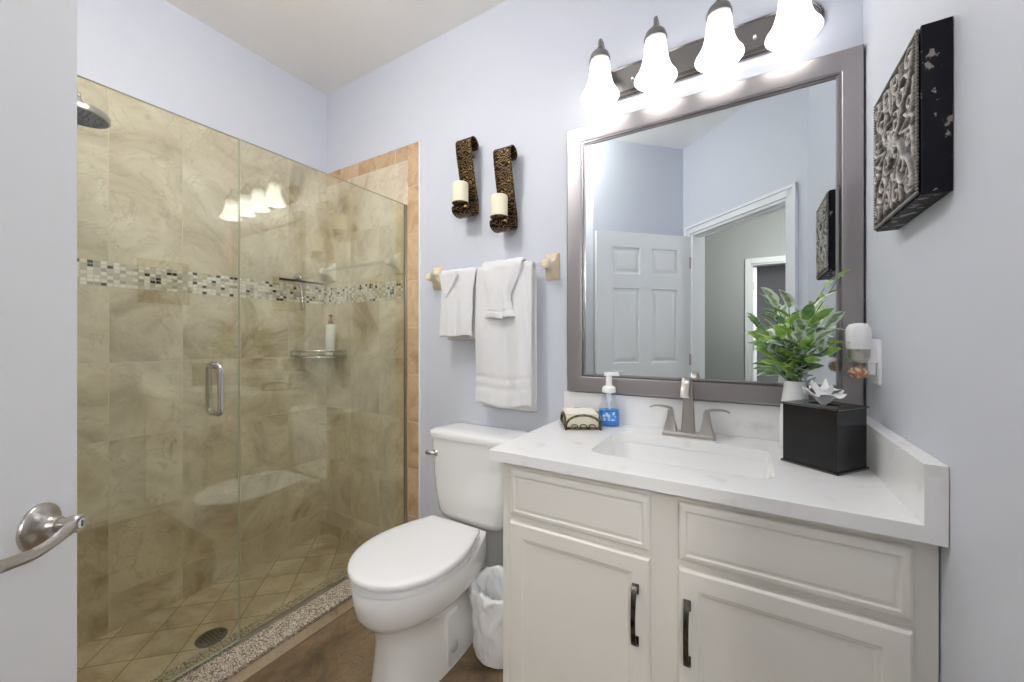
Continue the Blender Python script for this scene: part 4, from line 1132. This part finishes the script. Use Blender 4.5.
bm = bmesh.new(); loft(bm, [rrect(AX, -0.005, hx, hy, min(hx, hy) * 0.9, z, 6) for hx, hy, z in ((0.024, 0.022, 0.024), (0.026, 0.024, 0.03), (0.0265, 0.0245, 0.070), (0.025, 0.023, 0.082), (0.019, 0.018, 0.091), (0.008, 0.008, 0.094))])
obj('dome', bm, M_pump, af, smooth=50)
bm = bmesh.new(); loft(bm, [rrect(AX, -0.005, hx, hy, min(hx, hy) * 0.9, z, 6) for hx, hy, z in ((0.019, 0.018, -0.010), (0.0235, 0.022, 0.002), (0.024, 0.0225, 0.024))])
obj('heater_band', bm, M_bandm, af, smooth=50)
bm = bmesh.new(); loft(bm, [rrect((AX - 0.01) / 2 + 0.008, 0.004, 0.022, 0.018, 0.006, z, 3) for z in (-0.012, 0.052)]); box(bm, (-0.018, -0.012, -0.045), (0.0, 0.018, -0.012))
obj('plug_body', bm, M_pump, af, bevel=0.004)
bm = bmesh.new()
lathe(bm, [(0.008, -0.010), (0.010, -0.016), (0.022, -0.024), (0.026, -0.040), (0.021, -0.053), (0.010, -0.060), (0.001, -0.060)], (AX, -0.005, 0), 10)
obj('glass_bulb', bm, M_clear, af)
bm = bmesh.new(); lathe(bm, [(0.001, -0.020), (0.019, -0.027), (0.023, -0.040), (0.018, -0.051), (0.001, -0.057)], (AX, -0.005, 0), 9)
obj('amber_oil', bm, mat('amber_oil', lin(205, 140, 95), 0.15, var=(120, lin(240, 210, 180), 0.5, 0.6)), af)

# ------------------------------------------------------------------ carved wall art (12 inch block on the right wall)
AY0, AY1, AZ0, AZ1 = 0.951, 1.226, 1.432, 1.728
art = tag(empty('carved_wall_art', (XR, (AY0 + AY1) / 2, (AZ0 + AZ1) / 2)), 'square block of carved grey scrollwork with distressed black sides on the right wall', 'wall art')
def distressed():
    m = bpy.data.materials.new('distressed_black'); m.use_nodes = True
    nt = m.node_tree; b = nt.nodes['Principled BSDF']; b.inputs['Roughness'].default_value = 0.5; b.inputs['Specular IOR Level'].default_value = 0.25
    g = nt.nodes.new('ShaderNodeNewGeometry')
    n = nt.nodes.new('ShaderNodeTexNoise'); n.inputs['Scale'].default_value = 42; n.inputs['Detail'].default_value = 5; n.inputs['Roughness'].default_value = 0.6
    nt.links.new(g.outputs['Position'], n.inputs['Vector'])
    nt.links.new(ramp(nt, n.outputs['Fac'], [(0.0, lin(10, 12, 22)), (0.60, lin(12, 14, 24)), (0.615, lin(150, 142, 136)), (1, lin(180, 172, 166))]), b.inputs['Base Color'])
    return m
hy, hz = (AY1 - AY0) / 2, (AZ1 - AZ0) / 2
obj('block', nbox((-0.040, -hy, -hz), (-0.001, hy, hz)), distressed(), art, bevel=0.001)
# relief: ridges along scrolls
ng = 130
gy = np.linspace(-hy + 0.002, hy - 0.002, ng); gz = np.linspace(-hz + 0.002, hz - 0.002, ng)
GY, GZ = np.meshgrid(gy, gz, indexing='ij'); Hh = np.zeros_like(GY)
def ridge(pts, wdt, amp):
    global Hh
    P_ = np.array(pts); dmin = np.full(GY.shape, 9.0)
    for a, b in zip(P_[:-1], P_[1:]):
        v = b - a; L2 = (v @ v) + 1e-12
        t = np.clip(((GY - a[0]) * v[0] + (GZ - a[1]) * v[1]) / L2, 0, 1)
        dmin = np.minimum(dmin, np.hypot(GY - a[0] - t * v[0], GZ - a[1] - t * v[1]))
    Hh = np.maximum(Hh, amp * np.exp(-(dmin / wdt) ** 2))
def spiral(cx_, cz_, r0, r1, a0, turns, n=26):
    return [(cx_ + (r0 + (r1 - r0) * k / n) * math.cos(a0 + turns * 2 * PI * k / n), cz_ + (r0 + (r1 - r0) * k / n) * math.sin(a0 + turns * 2 * PI * k / n)) for k in range(n + 1)]
for sy in (-1, 1):
    for sz in (-1, 1):
        for (cx_, cz_, R0, a0, tr) in ((0.062, 0.070, 0.034, 0.4, 1.3), (0.028, 0.030, 0.024, 2.0, -1.2), (0.100, 0.032, 0.022, 3.6, 1.2), (0.030, 0.110, 0.022, 5.0, -1.2), (0.100, 0.112, 0.020, 1.0, 1.2)):
            ridge([(sy * x, sz * z) for x, z in spiral(cx_, cz_, R0, 0.004, a0, tr)], 0.0036, 0.008)
        for (ax_, az_, bx_, bz_) in ((0.0, 0.0, 0.06, 0.05), (0.06, 0.05, 0.11, 0.12), (0.02, 0.08, 0.05, 0.13), (0.09, 0.02, 0.12, 0.07), (0.0, 0.06, 0.0, 0.13), (0.05, 0.0, 0.12, 0.0)):
            k_ = [(sy * (ax_ + (bx_ - ax_) * t + 0.010 * math.sin(t * PI)), sz * (az_ + (bz_ - az_) * t - 0.010 * math.sin(t * PI))) for t in np.linspace(0, 1, 8)]
            ridge(k_, 0.0048, 0.007)
for k in range(12):
    a = k * PI / 6; ridge([(0.006 * math.cos(a), 0.006 * math.sin(a)), (0.026 * math.cos(a), 0.026 * math.sin(a))], 0.004, 0.008)
rough_n = np.array([[mnoise.noise(Vector((a * 60, b * 60, 0))) * 0.0012 + mnoise.noise(Vector((a * 180, b * 180, 3))) * 0.0008 for b in gz] for a in gy])
Hh = Hh + rough_n
edge = np.minimum(np.minimum(GY + hy, hy - GY), np.minimum(GZ + hz, hz - GZ))
Hh = np.where(edge < 0.012, 0.002, Hh)
bm = bmesh.new()
V = [[bm.verts.new((-0.0405 - max(Hh[i, j], -0.0002), gy[i], gz[j])) for j in range(ng)] for i in range(ng)]
for i in range(ng - 1):
    for j in range(ng - 1): bm.faces.new((V[i][j], V[i + 1][j], V[i + 1][j + 1], V[i][j + 1]))
def reliefm():
    m = bpy.data.materials.new('silver_relief'); m.use_nodes = True
    nt = m.node_tree; b = nt.nodes['Principled BSDF']; b.inputs['Roughness'].default_value = 0.45; b.inputs['Metallic'].default_value = 0.25
    tc = nt.nodes.new('ShaderNodeTexCoord'); s = nt.nodes.new('ShaderNodeSeparateXYZ'); nt.links.new(tc.outputs['Object'], s.inputs[0])
    n = nt.nodes.new('ShaderNodeTexNoise'); n.inputs['Scale'].default_value = 160; nt.links.new(tc.outputs['Object'], n.inputs['Vector'])
    hgt = mth(nt, 'MULTIPLY', mth(nt, 'SUBTRACT', -0.0405, s.outputs[0]), 110)
    f = mth(nt, 'ADD', hgt, mth(nt, 'MULTIPLY', mth(nt, 'SUBTRACT', n.outputs['Fac'], 0.5), 0.7))
    nt.links.new(ramp(nt, f, [(0.0, lin(52, 46, 45)), (0.40, lin(96, 89, 86)), (0.85, lin(186, 181, 176))]), b.inputs['Base Color'])  # tone by height: darker in the hollows, paler on the ridges
    return m
obj('carved_relief', bm, reliefm(), art, smooth=True)
M_relb = mat('relief_bead', lin(150, 144, 138), 0.4, metal=0.3, bump=(200, 0.2, 0.001))
bm = bmesh.new()
k = -hz + 0.006
while k < hz - 0.004:
    for y in (-hy + 0.006, hy - 0.006): bmesh.ops.create_icosphere(bm, subdivisions=1, radius=0.0030, matrix=Matrix.Translation((-0.0435, y, k)))
    k += 0.0062
k = -hy + 0.012
while k < hy - 0.010:
    for z in (-hz + 0.006, hz - 0.006): bmesh.ops.create_icosphere(bm, subdivisions=1, radius=0.0030, matrix=Matrix.Translation((-0.0435, k, z)))
    k += 0.0062
obj('bead_border', bm, M_relb, art, smooth=True)

# ------------------------------------------------------------------ toilet
TX = -1.024
to = tag(empty('toilet', (TX, 1.2, 0)), 'white two-piece toilet with closed elongated lid beside the vanity', 'toilet')
def egg(hw, yf, yb_, hwb, z, pw=2.0, n=40, sx=0.0):
    """egg outline: round front at yf, straight back of half width hwb at yb_"""
    yc = yf + (yb_ - yf) * 0.47
    pts = []
    for k in range(n + 1):
        a = PI * k / n
        cx_, sy_ = math.cos(a), math.sin(a)
        pts.append((math.copysign(abs(cx_) ** (2 / pw), cx_) * hw, yc - (yc - yf) * abs(sy_) ** (2 / pw)))
    m = 12
    side = []
    for k in range(1, m + 1):
        t = k / m; w_ = hwb + (hw - hwb) * (math.cos(t * PI / 2) ** 0.9 if t < 1 else 0)
        side.append((w_, yc + (yb_ - yc) * t))
    right = side; left = [(-x, y) for x, y in reversed(side)]
    full = pts + left[::-1] if False else pts + [(-x, y) for x, y in side] + [(x, y) for x, y in reversed(side)]
    return [(x + sx, y - 1.2, z) for x, y in full]
def scale_ring(r, k, z):
    cx_ = sum(p[0] for p in r) / len(r); cy_ = sum(p[1] for p in r) / len(r)
    return [(cx_ + (p[0] - cx_) * k, cy_ + (p[1] - cy_) * k, z) for p in r]
bm = bmesh.new()
rings = []
for (hw, yf, yb_, hwb, z, pw) in ((0.118, 0.865, 1.36, 0.088, 0.0, 2.7), (0.116, 0.868, 1.36, 0.086, 0.02, 2.7), (0.108, 0.876, 1.355, 0.083, 0.10, 2.6), (0.104, 0.876, 1.35, 0.082, 0.17, 2.4), (0.112, 0.862, 1.345, 0.086, 0.222, 2.2),
                             (0.130, 0.842, 1.34, 0.09, 0.248, 2.1), (0.156, 0.820, 1.34, 0.095, 0.268, 2), (0.172, 0.805, 1.337, 0.098, 0.292, 2), (0.179, 0.798, 1.335, 0.10, 0.330, 2), (0.182, 0.795, 1.335, 0.10, 0.374, 2), (0.177, 0.801, 1.335, 0.098, 0.383, 2)):
    rings.append(egg(hw, yf, yb_, hwb, z, pw))
loft(bm, rings); obj('bowl', bm, M_ceram, to, smooth=60)
bm = bmesh.new()
r0 = lambda z, e=0.0: egg(0.185 + e, 0.792 - e, 1.262, 0.118, z)
loft(bm, [scale_ring(r0(0.3890), 0.93, 0.3890), r0(0.3915), r0(0.4055), scale_ring(r0(0.4085), 0.93, 0.4085)]); obj('toilet_seat', bm, M_seat, to, smooth=40)
bm = bmesh.new()
rl = egg(0.188, 0.788, 1.258, 0.120, 0)
seq = [(0.92, 0.4150), (0.998, 0.4165), (1.003, 0.423), (0.992, 0.4315), (0.965, 0.4345), (0.85, 0.4365), (0.6, 0.438), (0.3, 0.439), (0.05, 0.439)]
loft(bm, [scale_ring(rl, k, z) for k, z in seq]); obj('toilet_lid', bm, M_seat, to, smooth=60)
for sx in (-1, 1):
    bm = bmesh.new(); tube(bm, [(sx * 0.075 - 0.025, 0.069, 0.408), (sx * 0.075 + 0.025, 0.069, 0.408)], 0.010, 14)
    obj('lid_hinge', bm, M_seat, to, smooth=40)
bm = bmesh.new()
rings = []
for hx, y0_, z, rr_ in ((0.120, 1.400, 0.366, 0.05), (0.150, 1.368, 0.370, 0.055), (0.170, 1.350, 0.384, 0.055), (0.182, 1.342, 0.41, 0.05), (0.191, 1.338, 0.48, 0.045), (0.199, 1.336, 0.57, 0.04), (0.206, 1.335, 0.66, 0.038), (0.209, 1.335, 0.735, 0.036)):
    rings.append(rrect(-0.011, (y0_ + 1.532) / 2 - 1.2, hx, (1.532 - y0_) / 2, rr_, z, 7))
loft(bm, rings); obj('tank', bm, M_ceram, to, smooth=50)
bm = bmesh.new()
rings = [rrect(-0.011, 1.434 - 1.2, hx, hy_, 0.040, z, 8) for hx, hy_, z in ((0.212, 0.098, 0.735), (0.219, 0.105, 0.738), (0.221, 0.107, 0.757), (0.217, 0.103, 0.768), (0.205, 0.091, 0.774), (0.15, 0.05, 0.777))]
loft(bm, rings); obj('tank_lid', bm, M_ceram, to, smooth=50)
bm = bmesh.new(); zl = 0.668
lathe(bm, [(0.015, 0.0), (0.015, 0.006), (0.010, 0.010), (0.007, 0.016), (0.001, 0.017)], (-0.178, 1.342 - 1.2, zl), 20, M=Matrix.Rotation(PI / 2, 4, 'X'))
tube(bm, spline([(-0.176, 0.128, zl), (-0.190, 0.121, zl + 0.001), (-0.208, 0.118, zl + 0.002), (-0.222, 0.118, zl + 0.001)], 5), [0.0070] * 6 + [0.0090] * 8 + [0.0085, 0.006], 12)
obj('flush_lever', bm, M_nickel, to, smooth=50)
# raised foot panel with bolt cap on the visible side of the pedestal
bm = bmesh.new()
loft(bm, [[(x, p[0], p[1]) for p in rrect(-0.095, 0.10, hy_, hz_, 0.02, 0, 5)] for x, hy_, hz_ in ((0.080, 0.042, 0.10), (0.110, 0.040, 0.098), (0.117, 0.034, 0.092))])
obj('foot_panel', bm, M_ceram, to, smooth=40)
bm = bmesh.new(); lathe(bm, [(0.020, 0.0), (0.020, 0.004), (0.015, 0.010), (0.001, 0.012)], (0.116, -0.098, 0.070), 24, M=Matrix.Rotation(PI / 2, 4, 'Y'))
obj('bolt_cap', bm, M_bin, to, smooth=40)
# water supply valve and hose on the wall
wv_ = tag(empty('water_valve', (-0.86, D - 0.012, 0.16)), 'chrome water shut-off valve on the wall behind the toilet', 'valve')
bm = bmesh.new(); lathe(bm, [(0.028, 0), (0.026, 0.004), (0.008, 0.006), (0.008, 0.05), (0.001, 0.05)], (0, 0, 0), 20, M=Matrix.Rotation(PI / 2, 4, 'X')); tube(bm, [(0, -0.045, 0), (0, -0.045, 0.03)], 0.007, 10)
lathe(bm, [(0.016, 0), (0.016, 0.012), (0.001, 0.014)], (0, -0.05, 0), 12, M=Matrix.Rotation(PI / 2, 4, 'X'))
obj('valve_body', bm, M_chrome, wv_, smooth=40)
bm = bmesh.new(); tube(bm, spline([(0, -0.045, 0.03), (-0.005, -0.05, 0.12), (-0.03, -0.06, 0.2), (-0.04, -0.07, 0.232)], 6), 0.005, 10)
obj('supply_hose', bm, M_nickel, wv_, smooth=True)

# ------------------------------------------------------------------ waste bin with a white bag
BX, BY, BR, BH = -0.797, 1.246, 0.106, 0.248
bn = empty('waste_bin', (BX, BY, 0)); tag(bn, 'round grey waste bin lined with a white bag between toilet and vanity', 'waste bin')
bm = bmesh.new(); lathe(bm, [(0.001, 0.0), (0.082, 0.0), (0.085, 0.004), (BR - 0.004, BH - 0.01), (BR, BH - 0.008), (BR, BH), (BR - 0.005, BH), (0.080, 0.01), (0.001, 0.008)], n=40)
obj('bin_body', bm, M_bin, bn, smooth=40)
bm = bmesh.new(); n = 90; rings = []
prof_bag = [(0.094, 0.012, 0.3), (0.098, 0.04, 0.6), (0.101, 0.08, 0.8), (0.104, 0.13, 1.0), (0.107, 0.17, 1.0), (0.109, 0.21, 1.1), (0.111, 0.24, 1.2), (0.112, 0.262, 1.2), (0.109, 0.279, 1.0), (0.099, 0.281, 1.0), (0.088, 0.270, 1.2), (0.080, 0.235, 1.6), (0.072, 0.18, 2.0), (0.066, 0.11, 2.0), (0.055, 0.05, 2), (0.01, 0.03, 1)]
prof = []
for (a_, b_) in zip(prof_bag[:-1], prof_bag[1:]):
    for q_ in range(3): prof.append(tuple(a_[c] + (b_[c] - a_[c]) * q_ / 3 for c in range(3)))
prof.append(prof_bag[-1])
for k, (r, z, am) in enumerate(prof):
    ring = []
    for i in range(n):
        a = 2 * PI * i / n
        d_ = am * (0.0120 * mnoise.noise(Vector((math.cos(a) * 4, math.sin(a) * 4, z * 16))) + 0.0055 * mnoise.noise(Vector((math.cos(a) * 11, math.sin(a) * 11, z * 45 + 5))) + 0.010 * (0.25 - abs(mnoise.noise(Vector((math.cos(a) * 5 + 3, math.sin(a) * 5, z * 26))))))
        dz = 0.018 * mnoise.noise(Vector((math.cos(a) * 3, math.sin(a) * 3, 2))) * max(0, 1 - abs(k - 25) / 8)
        rr_ = max(max(r + d_, r - 0.003) + 0.004 if k < 27 else r + d_, 0.005)
        ring.append((rr_ * math.cos(a), rr_ * math.sin(a), z * 0.935 + dz + (0.003 if k in (0,) else 0)))
    rings.append(ring)
loft(bm, rings, cap0=False, cap1=True)
tag(obj('bin_bag', bm, M_bag, smooth=True, loc=(BX, BY, 0)), 'white plastic bag folded over the rim of the bin', 'bag')

bpy.context.view_layer.update()
